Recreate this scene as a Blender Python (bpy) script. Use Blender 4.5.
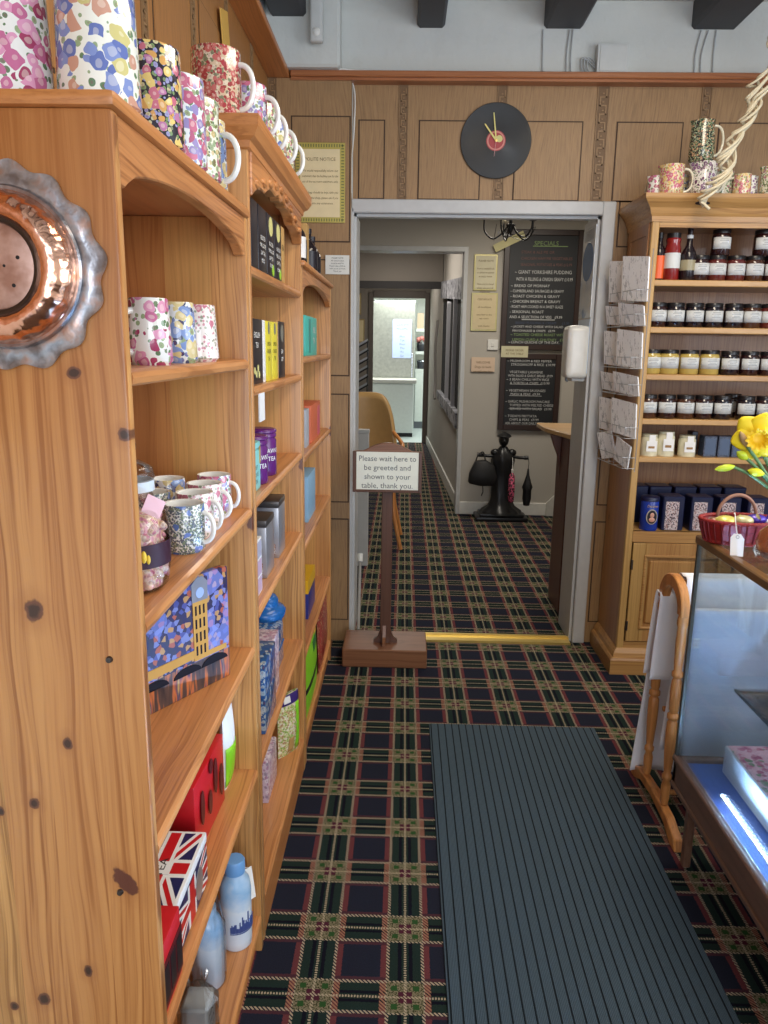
import bpy, bmesh, math, random
from mathutils import Vector, Matrix
random.seed(7)
S = bpy.context.scene
for o in list(bpy.data.objects): bpy.data.objects.remove(o)
COL = S.collection
PI = math.pi

# ---------------------------------------------------------------- camera
def make_camera():
    p, yw, rl = [math.radians(a) for a in (12.318, -1.3318, -.8584)]
    cy, sy, cp, sp = math.cos(yw), math.sin(yw), math.cos(p), math.sin(p)
    fw = Vector((sy*cp, cy*cp, -sp)); rt = Vector((cy, -sy, 0)); dn = fw.cross(rt)
    c, s = math.cos(rl), math.sin(rl)
    r2 = c*rt + s*dn; d2 = -s*rt + c*dn
    cam = bpy.data.cameras.new('camera'); o = bpy.data.objects.new('camera', cam); COL.objects.link(o)
    cam.sensor_fit = 'VERTICAL'; cam.sensor_height = 24; cam.lens = 24*760/1024
    cam.clip_start = .02
    m = Matrix((r2, -d2, -fw)).transposed().to_4x4(); m.translation = (0, 0, 1.41)
    o.matrix_world = m
    S.camera = o
make_camera()

# ---------------------------------------------------------------- world, light, exposure
S.view_settings.view_transform = 'Standard'; S.view_settings.look = 'None'
S.view_settings.exposure = 0.0; S.view_settings.gamma = 1; S.view_settings.use_curve_mapping = False
w = bpy.data.worlds.new('daylight'); S.world = w; w.use_nodes = True
w.node_tree.nodes['Background'].inputs[0].default_value = (.62, .76, 1, 1)
w.node_tree.nodes['Background'].inputs[1].default_value = 1.1
def area(name, loc, rot, sx, sy, power, col):
    l = bpy.data.lights.new(name, 'AREA'); l.shape = 'RECTANGLE'; l.size = sx; l.size_y = sy; l.energy = power; l.color = col
    o = bpy.data.objects.new(name, l); COL.objects.link(o); o.location = loc; o.rotation_euler = rot; return o
def point(name, loc, power, col, r=.05):
    l = bpy.data.lights.new(name, 'POINT'); l.energy = power; l.color = col; l.shadow_soft_size = r
    o = bpy.data.objects.new(name, l); COL.objects.link(o); o.location = loc; return o
# shop window daylight from behind the camera and from the right
area('shopfront_daylight', (1.0, -1.9, 1.5), (math.radians(90), 0, 0), 2.4, 1.7, 62, (.93, .96, 1))
area('side_window_daylight', (2.5, .9, 1.75), (0, math.radians(90), 0), 1.2, 1.8, 34, (.93, .96, 1))
area('ceiling_lamp_light', (.95, 1.7, 2.68), (0, 0, 0), .5, 1.4, 32, (1, .86, .68))
area('hall_lamp_light', (.9, 5.2, 2.44), (0, 0, 0), .8, .8, 27, (1, .92, .80))
area('corridor_lamp_light', (-.1, 7.7, 2.5), (0, 0, 0), .4, 1.5, 17, (1, .93, .85))
area('corridor_end_light', (-.1, 10.3, 2.45), (0, 0, 0), .4, 1.0, 7, (1, .93, .85))
area('kitchen_strip_light', (.1, 12.4, 2.35), (0, 0, 0), 1.2, 1.2, 66, (.93, 1, .96))

# ---------------------------------------------------------------- node helper
class NT:
    def __init__(s, name):
        s.m = bpy.data.materials.new(name); s.m.use_nodes = True; s.t = s.m.node_tree
        s.b = s.t.nodes['Principled BSDF']; s._o = None
    def node(s, typ, ins=None, **pr):
        n = s.t.nodes.new(typ)
        for k, v in pr.items(): setattr(n, k, v)
        for k, v in (ins or {}).items(): s.put(n.inputs[k], v)
        return n
    def put(s, sock, v):
        if isinstance(v, bpy.types.NodeSocket): s.t.links.new(v, sock)
        elif v is not None:
            if sock.type == 'RGBA' and len(v) == 3: v = (*v, 1)
            sock.default_value = v
    def math(s, op, a, b=None, c=None):
        n = s.t.nodes.new('ShaderNodeMath'); n.operation = op
        s.put(n.inputs[0], a)
        if b is not None: s.put(n.inputs[1], b)
        if c is not None: s.put(n.inputs[2], c)
        return n.outputs[0]
    def mix(s, f, a, b, mode='MIX'):
        n = s.t.nodes.new('ShaderNodeMix'); n.data_type = 'RGBA'; n.blend_type = mode
        s.put(n.inputs[0], f); s.put(n.inputs[6], a); s.put(n.inputs[7], b); return n.outputs[2]
    def obj(s):
        if s._o is None:
            tc = s.t.nodes.new('ShaderNodeTexCoord'); s._o = tc.outputs['Object']
            sp = s.node('ShaderNodeSeparateXYZ', {0: s._o}); s.xyz = sp.outputs
        return s._o
    def vec(s, x, y, z): return s.node('ShaderNodeCombineXYZ', {0: x, 1: y, 2: z}).outputs[0]
    def noise(s, v, scale, detail=2, rough=.5):
        return s.node('ShaderNodeTexNoise', {'Vector': v, 'Scale': scale, 'Detail': detail, 'Roughness': rough}).outputs[0]
    def ramp(s, f, stops, interp='LINEAR'):
        n = s.t.nodes.new('ShaderNodeValToRGB'); r = n.color_ramp; r.interpolation = interp
        while len(r.elements) > 1: r.elements.remove(r.elements[-1])
        r.elements[0].position = stops[0][0]; r.elements[0].color = (*stops[0][1], 1)
        for p, c in stops[1:]:
            e = r.elements.new(p); e.color = (*c, 1)
        s.put(n.inputs[0], f); return n.outputs[0]
    def lt(s, a, b): return s.math('LESS_THAN', a, b)
    def gt(s, a, b): return s.math('GREATER_THAN', a, b)
    def mul(s, a, b): return s.math('MULTIPLY', a, b)
    def add(s, a, b): return s.math('ADD', a, b)
    def sub(s, a, b): return s.math('SUBTRACT', a, b)
    def done(s, col=None, rough=.5, metal=0, bump=None, bstr=.3, bdist=.002, spec=None, coat=0, **kw):
        if col is not None: s.put(s.b.inputs['Base Color'], col)
        s.put(s.b.inputs['Roughness'], rough); s.put(s.b.inputs['Metallic'], metal)
        if spec is not None: s.b.inputs['Specular IOR Level'].default_value = spec
        if coat: s.b.inputs['Coat Weight'].default_value = coat; s.b.inputs['Coat Roughness'].default_value = .05
        if bump is not None:
            n = s.node('ShaderNodeBump', {'Height': bump, 'Strength': bstr, 'Distance': bdist})
            s.t.links.new(n.outputs[0], s.b.inputs['Normal'])
        return s.m
def srgb(r, g, b):
    f = lambda c: (c/255/12.92) if c/255 <= .04045 else ((c/255+.055)/1.055)**2.4
    return (f(r), f(g), f(b))
def plain(name, rgb, rough=.5, metal=0, var=.08, **kw):
    n = NT(name); o = n.obj(); c = srgb(*rgb)
    f = n.noise(o, 25, 2)
    col = n.mix(f, tuple(x*(1-var) for x in c), tuple(min(1, x*(1+var)) for x in c))
    return n.done(col, rough, metal, **kw)
def pine(name, rgb, axis='Z', across='X', knots=(), strip=.075, rough=.38, contrast=1., knotty=True, tint=(1, 1, 1), off=(0,0,0)):
    """pine boards: strips glued side by side, long grain along axis, knots"""
    n = NT(name); n.obj(); X = dict(zip('XYZ', n.xyz))
    g = n.add(X[axis], off[0]); u = n.add(X[across], off[1])
    t = X[[a for a in 'XYZ' if a not in (axis, across)][0]]
    sid = n.math('FLOOR', n.math('DIVIDE', u, strip))
    wn = n.node('ShaderNodeTexWhiteNoise', {'W': sid}, noise_dimensions='1D').outputs[0]
    # bending of the grain
    bend = n.sub(n.noise(n.vec(n.mul(u, 6), n.mul(wn, 37), n.mul(g, 1.6)), 1.4, 2), .5)
    uu = n.add(n.add(u, n.mul(bend, .05)), n.mul(wn, .31))
    lines = n.noise(n.vec(n.mul(uu, 150), n.mul(t, 30), n.mul(g, 2.2)), 1, 3, .6)
    broad = n.noise(n.vec(n.mul(uu, 26), n.mul(t, 8), n.mul(g, .9)), 1, 2)
    c = srgb(*rgb); k = contrast
    dark = (c[0]*(1-.38*k), c[1]*(1-.47*k), c[2]*(1-.55*k)); lite = (min(1, c[0]*(1+.16*k)), min(1, c[1]*(1+.22*k)), min(1, c[2]*(1+.25*k)))
    col = n.ramp(lines, [(.36, dark), (.48, c), (.62, lite)])
    col = n.mix(n.mul(n.math('SMOOTH_MIN', n.math('MAXIMUM', n.mul(n.sub(broad, .48), 4.5), 0), 1, .1), .60*k), col, dark)
    wn2 = n.math('FRACT', n.mul(wn, 7.31))
    col = n.mix(n.mul(wn2, .55*min(k, 1.2)), col, n.mix(n.gt(wn, .5), (c[0]*1.12, c[1]*1.34, c[2]*1.30), (c[0]*.80, c[1]*.62, c[2]*.52)))
    kn = None
    def knotcol(col, d, red=0):
        halo = n.math('SMOOTH_MIN', n.math('MAXIMUM', n.mul(n.sub(2.6, d), .45), 0), 1, .1)
        col = n.mix(n.mul(halo, .5), col, (c[0]*.58, c[1]*.42, c[2]*.36))
        core = n.math('MINIMUM', n.math('MAXIMUM', n.mul(n.sub(1.08, d), 5), 0), 1)
        return n.mix(n.mul(core, .92), col, n.mix(n.math('MINIMUM', n.math('MAXIMUM', n.mul(n.sub(.75, d), 4), 0), 1), (.13, .045, .022), (.022, .009, .006)) if not red else (.10, .028, .018))
    nz = n.mul(n.sub(n.noise(n.vec(n.mul(u, 90), 0, n.mul(g, 90)), 1, 2), .5), .9)
    for i, (ku, kg, ru, rg) in enumerate(knots):
        a = n.math('DIVIDE', n.sub(u, ku), ru*.8); b_ = n.math('DIVIDE', n.sub(g, kg), rg*.8)
        if ru > .014 and rg > .02: a = n.add(a, n.mul(b_, .75))
        d = n.add(n.math('SQRT', n.add(n.mul(a, a), n.mul(b_, b_))), nz)
        col = knotcol(col, d, rg > .02)
    if knotty:
        v = n.node('ShaderNodeTexVoronoi', {'Vector': n.vec(n.mul(u, 7), n.mul(wn, 5), n.mul(g, 3.6)), 'Scale': 1, 'Randomness': 1}, voronoi_dimensions='3D')
        rnd = n.node('ShaderNodeSeparateColor', {0: v.outputs['Color']}).outputs[0]
        d = n.add(n.math('DIVIDE', v.outputs['Distance'], .085), nz)
        d = n.add(d, n.mul(n.lt(rnd, .45), 50))
        col = knotcol(col, d, 1)
    return n.done(col, rough, bump=lines, bstr=.10, coat=.15)
def floral(name, base, layers, seed=0, rough=.16, distort=.35):
    """printed china: layers of (scale, size, [colours], density)"""
    n = NT(name); o = n.obj()
    off = n.node('ShaderNodeVectorMath', {0: o, 1: (seed*1.37, seed*.61, seed*2.1)}, operation='ADD').outputs[0]
    nzn = n.node('ShaderNodeTexNoise', {'Vector': off, 'Scale': 60, 'Detail': 1})
    col = srgb(*base)
    for i, (sc, size, cols, dens) in enumerate(layers):
        sc = sc*2.3
        dv = n.node('ShaderNodeVectorMath', {0: n.node('ShaderNodeVectorMath', {0: nzn.outputs['Color'], 1: (.5, .5, .5)}, operation='SUBTRACT').outputs[0], 'Scale': distort/sc*1.6}, operation='SCALE').outputs[0]
        v2 = n.node('ShaderNodeVectorMath', {0: off, 1: dv}, operation='ADD').outputs[0]
        v3 = n.node('ShaderNodeVectorMath', {0: v2, 1: (i*3.3, i*1.7, i*.9)}, operation='ADD').outputs[0]
        v = n.node('ShaderNodeTexVoronoi', {'Vector': v3, 'Scale': sc, 'Randomness': 1})
        sp = n.node('ShaderNodeSeparateColor', {0: v.outputs['Color']}).outputs
        k = len(cols)
        stops = [(j/k, tuple(q*.82+.18*sum(srgb(*c))/3 for q in srgb(*c))) for j, c in enumerate(cols)]
        cc = n.ramp(sp[0], stops, 'CONSTANT')
        inner = n.lt(v.outputs['Distance'], size*.7)
        cc = n.mix(n.mul(inner, .55), cc, n.mix(.5, cc, (.95, .9, .75), 'MIX') if i % 2 else n.mix(.6, cc, (.25, .02, .08)))
        m = n.mul(n.lt(v.outputs['Distance'], n.mul(n.add(.75, n.mul(sp[2], .5)), size*1.5)), n.lt(sp[1], min(1, dens*1.55)))
        col = n.mix(m, col, cc)
    return n.done(col, rough, coat=.5)

# ---------------------------------------------------------------- mesh helper
WLOC = {}
class B:
    def __init__(s): s.bm = bmesh.new(); s.mi = 0
    def mat(s, i): s.mi = i; return s
    def _tag(s, fs):
        for f in fs: f.material_index = s.mi
    def box(s, x0, y0, z0, x1, y1, z1, bev=0, rot=None, piv=None, seg=1):
        b = bmesh.new()
        x0, x1 = min(x0, x1), max(x0, x1); y0, y1 = min(y0, y1), max(y0, y1); z0, z1 = min(z0, z1), max(z0, z1)
        vs = [b.verts.new(v) for v in ((x0,y0,z0),(x1,y0,z0),(x1,y1,z0),(x0,y1,z0),(x0,y0,z1),(x1,y0,z1),(x1,y1,z1),(x0,y1,z1))]
        for q in ((3,2,1,0),(4,5,6,7),(0,1,5,4),(1,2,6,5),(2,3,7,6),(3,0,4,7)): b.faces.new([vs[i] for i in q])
        if bev: bmesh.ops.bevel(b, geom=list(b.edges), offset=min(bev, .49*min(x1-x0, y1-y0, z1-z0)), segments=seg, affect='EDGES', profile=.6)
        if rot is not None:
            bmesh.ops.rotate(b, verts=b.verts, cent=piv or ((x0+x1)/2, (y0+y1)/2, (z0+z1)/2), matrix=rot)
        s.join(b); return s
    def join(s, b, M=None):
        if M is not None: bmesh.ops.transform(b, matrix=M, verts=b.verts)
        mp = {}
        for v in b.verts: mp[v] = s.bm.verts.new(v.co)
        for f in b.faces:
            try: nf = s.bm.faces.new([mp[v] for v in f.verts]); nf.material_index = s.mi
            except ValueError: pass
        b.free()
    def lathe(s, prof, c=(0,0,0), seg=24, axis='Z', arc=None, fn=None, close=True):
        b = bmesh.new(); rings = []
        for r, z in prof:
            if r < 1e-6: rings.append([b.verts.new((0, 0, z))])
            else:
                rings.append([b.verts.new(((r*(fn(2*PI*i/seg, r, z) if fn else 1))*math.cos(2*PI*i/seg), (r*(fn(2*PI*i/seg, r, z) if fn else 1))*math.sin(2*PI*i/seg), z)) for i in range(seg)])
        for a, d in zip(rings, rings[1:]):
            for i in range(seg):
                j = (i+1) % seg
                if len(a) == 1 and len(d) == 1: continue
                if len(a) == 1: b.faces.new((a[0], d[j], d[i])[::-1] if False else (a[0], d[j], d[i]))
                elif len(d) == 1: b.faces.new((a[i], a[j], d[0]))
                else: b.faces.new((a[i], a[j], d[j], d[i]))
        M = Matrix.Translation(c)
        if axis == 'Y': M = M @ Matrix.Rotation(PI/2, 4, 'X')     # local z -> -y
        if axis == 'X': M = M @ Matrix.Rotation(PI/2, 4, 'Y')     # local z -> +x
        s.join(b, M); return s
    def tube(s, pts, r, seg=8, cap=True):
        pts = [Vector(p) for p in pts]; n = len(pts)
        rr = r if isinstance(r, (list, tuple)) else [r]*n
        b = bmesh.new(); rings = []
        t = (pts[1]-pts[0]).normalized(); up = Vector((0,0,1)) if abs(t.z) < .9 else Vector((1,0,0))
        nx = t.cross(up).normalized()
        for i, p in enumerate(pts):
            if i == 0: t = pts[1]-pts[0]
            elif i == n-1: t = pts[-1]-pts[-2]
            else: t = pts[i+1]-pts[i-1]
            t.normalize(); nx = (nx - t*nx.dot(t)).normalized(); ny = t.cross(nx)
            rings.append([b.verts.new(p + (nx*math.cos(2*PI*k/seg) + ny*math.sin(2*PI*k/seg))*rr[i]) for k in range(seg)])
        for a, d in zip(rings, rings[1:]):
            for k in range(seg): b.faces.new((a[k], a[(k+1) % seg], d[(k+1) % seg], d[k]))
        if cap: b.faces.new(rings[0][::-1]); b.faces.new(rings[-1])
        s.join(b); return s
    def prism(s, pts, plane, a, c, bev=0):
        """outline in plane 'XY','XZ','YZ' pushed from a to c along the third axis"""
        b = bmesh.new()
        f = {'XY': lambda p, q, t: (p, q, t), 'XZ': lambda p, q, t: (p, t, q), 'YZ': lambda p, q, t: (t, p, q)}[plane]
        A = [b.verts.new(f(p, q, a)) for p, q in pts]; C = [b.verts.new(f(p, q, c)) for p, q in pts]
        b.faces.new(A); b.faces.new(C[::-1])
        for i in range(len(pts)): b.faces.new((A[i], C[i], C[(i+1) % len(pts)], A[(i+1) % len(pts)]))
        bmesh.ops.recalc_face_normals(b, faces=b.faces)
        if bev: bmesh.ops.bevel(b, geom=list(b.edges), offset=bev, segments=1, affect='EDGES')
        s.join(b); return s
    def rings(s, x0, y0, x1, y1, prof, sides='LRFB'):
        """rectangular mouldings: prof of (overhang, z); overhang only on the named sides (L -x, R +x, F -y, B +y)"""
        b = bmesh.new(); rs = []
        for o, z in prof:
            l = o if 'L' in sides else 0; r = o if 'R' in sides else 0; f = o if 'F' in sides else 0; k = o if 'B' in sides else 0
            rs.append([b.verts.new(v) for v in ((x0-l,y0-f,z),(x1+r,y0-f,z),(x1+r,y1+k,z),(x0-l,y1+k,z))])
        for a, d in zip(rs, rs[1:]):
            for i in range(4): b.faces.new((a[i], a[(i+1) % 4], d[(i+1) % 4], d[i]))
        b.faces.new(rs[0][::-1]); b.faces.new(rs[-1])
        s.join(b); return s
    def grid(s, fn, nu, nv):
        g = [[s.bm.verts.new(fn(i/nu, j/nv)) for j in range(nv+1)] for i in range(nu+1)]
        for i in range(nu):
            for j in range(nv):
                f = s.bm.faces.new((g[i][j], g[i+1][j], g[i+1][j+1], g[i][j+1])); f.material_index = s.mi
        return s
    def sphere(s, c, r, sx=1, sy=1, sz=1, u=16, v=10):
        b = bmesh.new(); bmesh.ops.create_uvsphere(b, u_segments=u, v_segments=v, radius=r)
        s.join(b, Matrix.Translation(c) @ Matrix.Diagonal((sx, sy, sz, 1))); return s
    def xf(s, M): bmesh.ops.transform(s.bm, matrix=M, verts=s.bm.verts); return s
    def obj(s, name, mats, parent=None, smooth=None, label=None, world=False, solid=0):
        me = bpy.data.meshes.new(name)
        if world and parent is not None:
            bmesh.ops.translate(s.bm, verts=s.bm.verts, vec=-WLOC[parent.name])
        s.bm.to_mesh(me); s.bm.free()
        for m in (mats if isinstance(mats, (list, tuple)) else [mats]): me.materials.append(m)
        if smooth is not None:
            for p in me.polygons: p.use_smooth = True
            if smooth: me.set_sharp_from_angle(angle=math.radians(smooth))
        o = bpy.data.objects.new(name, me); COL.objects.link(o)
        if solid:
            md = o.modifiers.new('solid', 'SOLIDIFY'); md.thickness = solid; md.offset = 0
        if parent is not None: o.parent = parent; WLOC[o.name] = WLOC[parent.name]
        else: WLOC[o.name] = Vector((0,0,0))
        if label: o['label'] = label
        return o
def thing(name, loc, label, cat, group=None, rz=0):
    o = bpy.data.objects.new(name, None); COL.objects.link(o); o.location = loc; o.rotation_euler.z = rz
    o.empty_display_size = .02
    WLOC[o.name] = Vector(loc); o['label'] = label; o['category'] = cat
    if group: o['group'] = group
    return o
def tag(o, label, cat, group=None):
    o['label'] = label; o['category'] = cat
    if group: o['group'] = group
    return o
def struct(b, name, mats, **k):
    o = b.obj(name, mats, **k); o['kind'] = 'structure'; return o
def kids(o): return [c for c in COL.objects if c.parent == o]
def dup(root, loc, label, rz=0, group=None, mats=None, parts=True, sc=None):
    r = root.copy(); COL.objects.link(r); r.location = loc; r.rotation_euler = (0, 0, rz); r['label'] = label
    if sc: r.scale = sc
    if group: r['group'] = group
    WLOC[r.name] = Vector(loc)
    for c in kids(root):
        d = c.copy(); COL.objects.link(d); d.parent = r
        base = c.name.split('.')[0]
        if mats and base in mats:
            d.data = c.data.copy()
            for i, m in mats[base].items(): d.data.materials[i] = m
        for e in kids(c):
            f = e.copy(); COL.objects.link(f); f.parent = d
    return r
def text_bm(lines, size, align='CENTER', leading=1.25, spacing=1.0, wdt=None):
    """writing as a thin mesh in the XZ plane facing -y; lines: list of strings; returns bmesh centred on x=0, top at z=0"""
    b = bmesh.new()
    for i, t in enumerate(lines):
        if not t: continue
        sz = size; 
        if isinstance(t, tuple): t, sz = t[0], size*t[1]
        cu = bpy.data.curves.new('t', 'FONT'); cu.body = t; cu.size = sz; cu.align_x = align; cu.resolution_u = 2; cu.space_character = spacing
        o = bpy.data.objects.new('t', cu); COL.objects.link(o)
        me = bpy.data.meshes.new_from_object(o)
        bpy.data.objects.remove(o)
        xs = [v.co.x for v in me.vertices] or [0]
        f = 1
        if wdt and max(xs)-min(xs) > wdt: f = wdt/(max(xs)-min(xs))
        t2 = bmesh.new(); t2.from_mesh(me)
        bmesh.ops.transform(t2, matrix=Matrix.Translation((0, 0, -leading*size*(i+.8))) @ Matrix.Rotation(PI/2, 4, 'X') @ Matrix.Diagonal((f, 1, 1, 1)), verts=t2.verts)
        me2 = bpy.data.meshes.new('t'); t2.to_mesh(me2); t2.free(); b.from_mesh(me2)
        bpy.data.meshes.remove(me); bpy.data.meshes.remove(me2)
    return b
def writing(lines, size, loc, parent, mat, name='lettering', align='CENTER', leading=1.25, rot=None, wdt=None, label=None, local=False):
    # every paragraph (run of lines between blank ones) is a mesh of its own
    M = Matrix.Translation(loc)
    if rot is not None: M = M @ rot
    paras, cur = [], []
    for i, t in enumerate(list(lines)+['']):
        if t: cur.append(i)
        elif cur: paras.append(cur); cur = []
    o = None
    for p in paras:
        b = B(); b.join(text_bm([t if i in p else '' for i, t in enumerate(lines)], size, align, leading, wdt=wdt), M)
        o = b.obj(name, mat, parent, world=not local, label=label)
    return o
FACE_X = Matrix.Rotation(PI/2, 4, 'Z')     # turns writing that faces -y to face +x
FACE_NX = Matrix.Rotation(-PI/2, 4, 'Z')

# ---------------------------------------------------------------- setting materials
def carpet_mat():
    n = NT('tartan carpet'); n.obj(); X, Y = n.xyz[0], n.xyz[1]
    P = .205
    def cell(c, o, per):
        t = n.math('FRACT', n.add(n.math('DIVIDE', n.sub(c, o), per), .5)); return n.mul(n.sub(t, .5), 2)
    wob = n.mul(n.sub(n.noise(n._o, 220, 1), .5), .05)
    sx, sy = cell(X, .030, P), cell(Y, 1.417, .2033)
    ax, ay = n.add(n.math('ABSOLUTE', sx), wob), n.add(n.math('ABSOLUTE', sy), wob)
    dash = lambda c, f: n.gt(n.math('FRACT', n.mul(c, f)), .42)
    chev = n.gt(n.math('FRACT', n.mul(n.add(X, Y), 105)), .45)
    navy = (.014, .016, .028); green = (.013, .025, .021); red = (.120, .032, .036); cream = (.38, .31, .21); dk = (.006, .006, .012)
    yel = (.20, .17, .105); leaf = (.025, .075, .02); mar = (.07, .014, .028)
    fz = n.noise(n._o, 420, 2)
    navyc = n.mix(fz, tuple(c*.55 for c in navy), tuple(c*1.6 for c in navy)); greenc = n.mix(fz, tuple(c*.5 for c in green), tuple(c*1.6 for c in green))
    col = navyc
    inx, iny = n.lt(ax, .36), n.lt(ay, .36)
    col = n.mix(n.mul(n.gt(ax, .42), n.lt(ax, .56)), col, n.mix(fz, tuple(c*.55 for c in red), tuple(c*1.5 for c in red)))
    col = n.mix(n.mul(n.mul(n.gt(ay, .44), n.lt(ay, .53)), n.gt(ax, .40)), col, n.mix(.55, red, navy))
    col = n.mix(inx, col, greenc)
    col = n.mix(n.mul(inx, n.mul(n.gt(ax, .08), n.lt(ax, .17))), col, dk)
    col = n.mix(n.mul(n.lt(ax, .028), dash(Y, 150)), col, cream)
    hy = n.mul(iny, n.gt(ax, .40))
    redx = n.mul(n.gt(ax, .42), n.lt(ax, .56))
    col = n.mix(n.mul(hy, n.sub(1, redx)), col, greenc)
    col = n.mix(n.mul(hy, n.mul(n.gt(ay, .07), n.lt(ay, .15))), col, dk)
    col = n.mix(n.mul(hy, n.mul(redx, chev)), col, (.30, .15, .09))
    col = n.mix(n.mul(hy, n.mul(n.lt(ay, .03), dash(X, 150))), col, cream)
    # cream rope borders
    col = n.mix(n.mul(n.mul(n.gt(ax, .36), n.lt(ax, .43)), chev), col, cream)
    col = n.mix(n.mul(n.mul(n.gt(ay, .36), n.lt(ay, .44)), chev), col, cream)
    # flower where the bands cross
    both = n.mul(n.lt(ax, .40), n.lt(ay, .40))
    dots = n.gt(n.noise(n._o, 260, 1), .47)
    fl = n.mix(dots, (.05, .05, .02), yel)
    fl = n.mix(n.mul(n.mul(n.gt(ax, .17), n.lt(ax, .31)), n.mul(n.gt(ay, .17), n.lt(ay, .31))), fl, leaf)
    fl = n.mix(n.mul(n.lt(ax, .15), n.lt(ay, .15)), fl, mar)
    fl = n.mix(n.mul(n.lt(n.math('MINIMUM', ax, ay), .03), dash(n.add(X, Y), 120)), fl, cream)
    col = n.mix(both, col, fl)
    return n.done(col, .95, bump=n.noise(n._o, 900, 1), bstr=.25, spec=.1)
def panel_wood(name, rgb, axis='Z', across='X'):
    n = NT(name); n.obj(); X = dict(zip('XYZ', n.xyz)); g, u = X[axis], X[across]
    bend = n.sub(n.noise(n.vec(n.mul(u, 3), 0, n.mul(g, 1.2)), 1, 2), .5)
    ln = n.noise(n.vec(n.add(n.mul(u, 170), n.mul(bend, 26)), 0, n.mul(g, 9)), 1, 3, .65)
    br = n.noise(n.vec(n.mul(u, 4), 3, n.mul(g, 2)), 1, 2)
    c = srgb(*rgb)
    col = n.ramp(ln, [(.3, tuple(k*.68 for k in c)), (.5, c), (.72, tuple(k*1.2 for k in c))])
    col = n.mix(n.mul(br, .35), col, (c[0]*.8, c[1]*.75, c[2]*.7))
    return n.done(col, .5, bump=ln, bstr=.15)
M = {}
M['carpet'] = carpet_mat()
M['wall_wood'] = panel_wood('oak wall panelling', (158, 124, 84))
M['wall_wood_h'] = panel_wood('oak wall rail', (154, 120, 80), 'X', 'Z')
M['wall_wood_y'] = panel_wood('oak wall panelling side', (166, 116, 64), 'Z', 'Y')
M['groove'] = plain('dark groove', (70, 48, 30), .7)
M['key_dark'] = plain('carved key border dark', (118, 90, 60), .6)
M['key_lite'] = plain('carved key border light', (148, 116, 78), .5)
M['trim_wood'] = pine('orange stained trim', (166, 104, 62), 'X', 'Z', knotty=False, strip=3, contrast=.6)
M['trim_wood_y'] = pine('orange stained trim side', (190, 118, 62), 'Y', 'X', knotty=False, strip=3, contrast=.6)
def plaster(name, rgb, rough=.9, str_=.5):
    n = NT(name); o = n.obj(); a = n.noise(o, 6, 4); b = n.noise(o, 2, 2); c = srgb(*rgb)
    return n.done(n.mix(b, tuple(k*.9 for k in c), c), rough, bump=a, bstr=str_, bdist=.02)
M['plaster'] = plaster('white plaster', (212, 214, 208), str_=.9)
M['ceil'] = plaster('ceiling paint', (214, 214, 208), str_=.1)
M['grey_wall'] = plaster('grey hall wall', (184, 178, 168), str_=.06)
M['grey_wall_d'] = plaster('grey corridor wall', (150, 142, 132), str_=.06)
M['beam'] = plain('black beam', (66, 67, 70), .6, bstr=.3)
M['grey_paint'] = plain('grey gloss frame', (190, 190, 188), .32)
M['white_gloss'] = plain('white gloss', (226, 224, 216), .35)
M['brass'] = plain('brass', (236, 206, 120), .30, .75)
M['cream_band'] = plaster('cream header', (214, 202, 172), str_=.08)
M['kitchen_floor'] = plain('pale kitchen floor', (196, 206, 204), .35)
M['kitchen_wall'] = plain('kitchen wall', (232, 234, 224), .5)
M['dark_timber'] = plain('dark timber', (44, 40, 38), .6)

# ---------------------------------------------------------------- floor, walls, ceiling
WY = 3.55
struct(B().box(-1.6, -2.2, -.05, 2.7, 11.4, 0), 'floor', M['carpet'])
struct(B().box(-1.6, 11.4, -.05, 2.7, 14.5, -.001), 'floor_kitchen', M['kitchen_floor'])
DX0, DX1, DZ = -.235, .85, 1.98       # doorway opening
WB = 3.80
b = B().box(-.68, WY, 0, DX0, WB, 2.82).box(DX1, WY, 0, 2.62, WB, 2.82).box(DX0, WY, DZ, DX1, WY+.05, 2.82)
struct(b, 'wall_back', M['plaster'])
struct(B().box(-.68, -2.2, 0, -.60, WY, 2.82), 'wall_left', M['plaster'])
struct(B().box(2.62, 2.2, 0, 2.7, 3.80, 2.82).box(2.62, -2.2, 0, 2.7, 2.2, .9).box(2.62, -2.2, 2.5, 2.7, 2.2, 2.82).box(2.62, -2.2, .9, 2.7, -.3, 2.5), 'wall_right', M['plaster'])
struct(B().box(-.68, -2.2, 2.82, 2.7, 3.80, 2.9), 'ceiling', M['ceil'])
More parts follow.
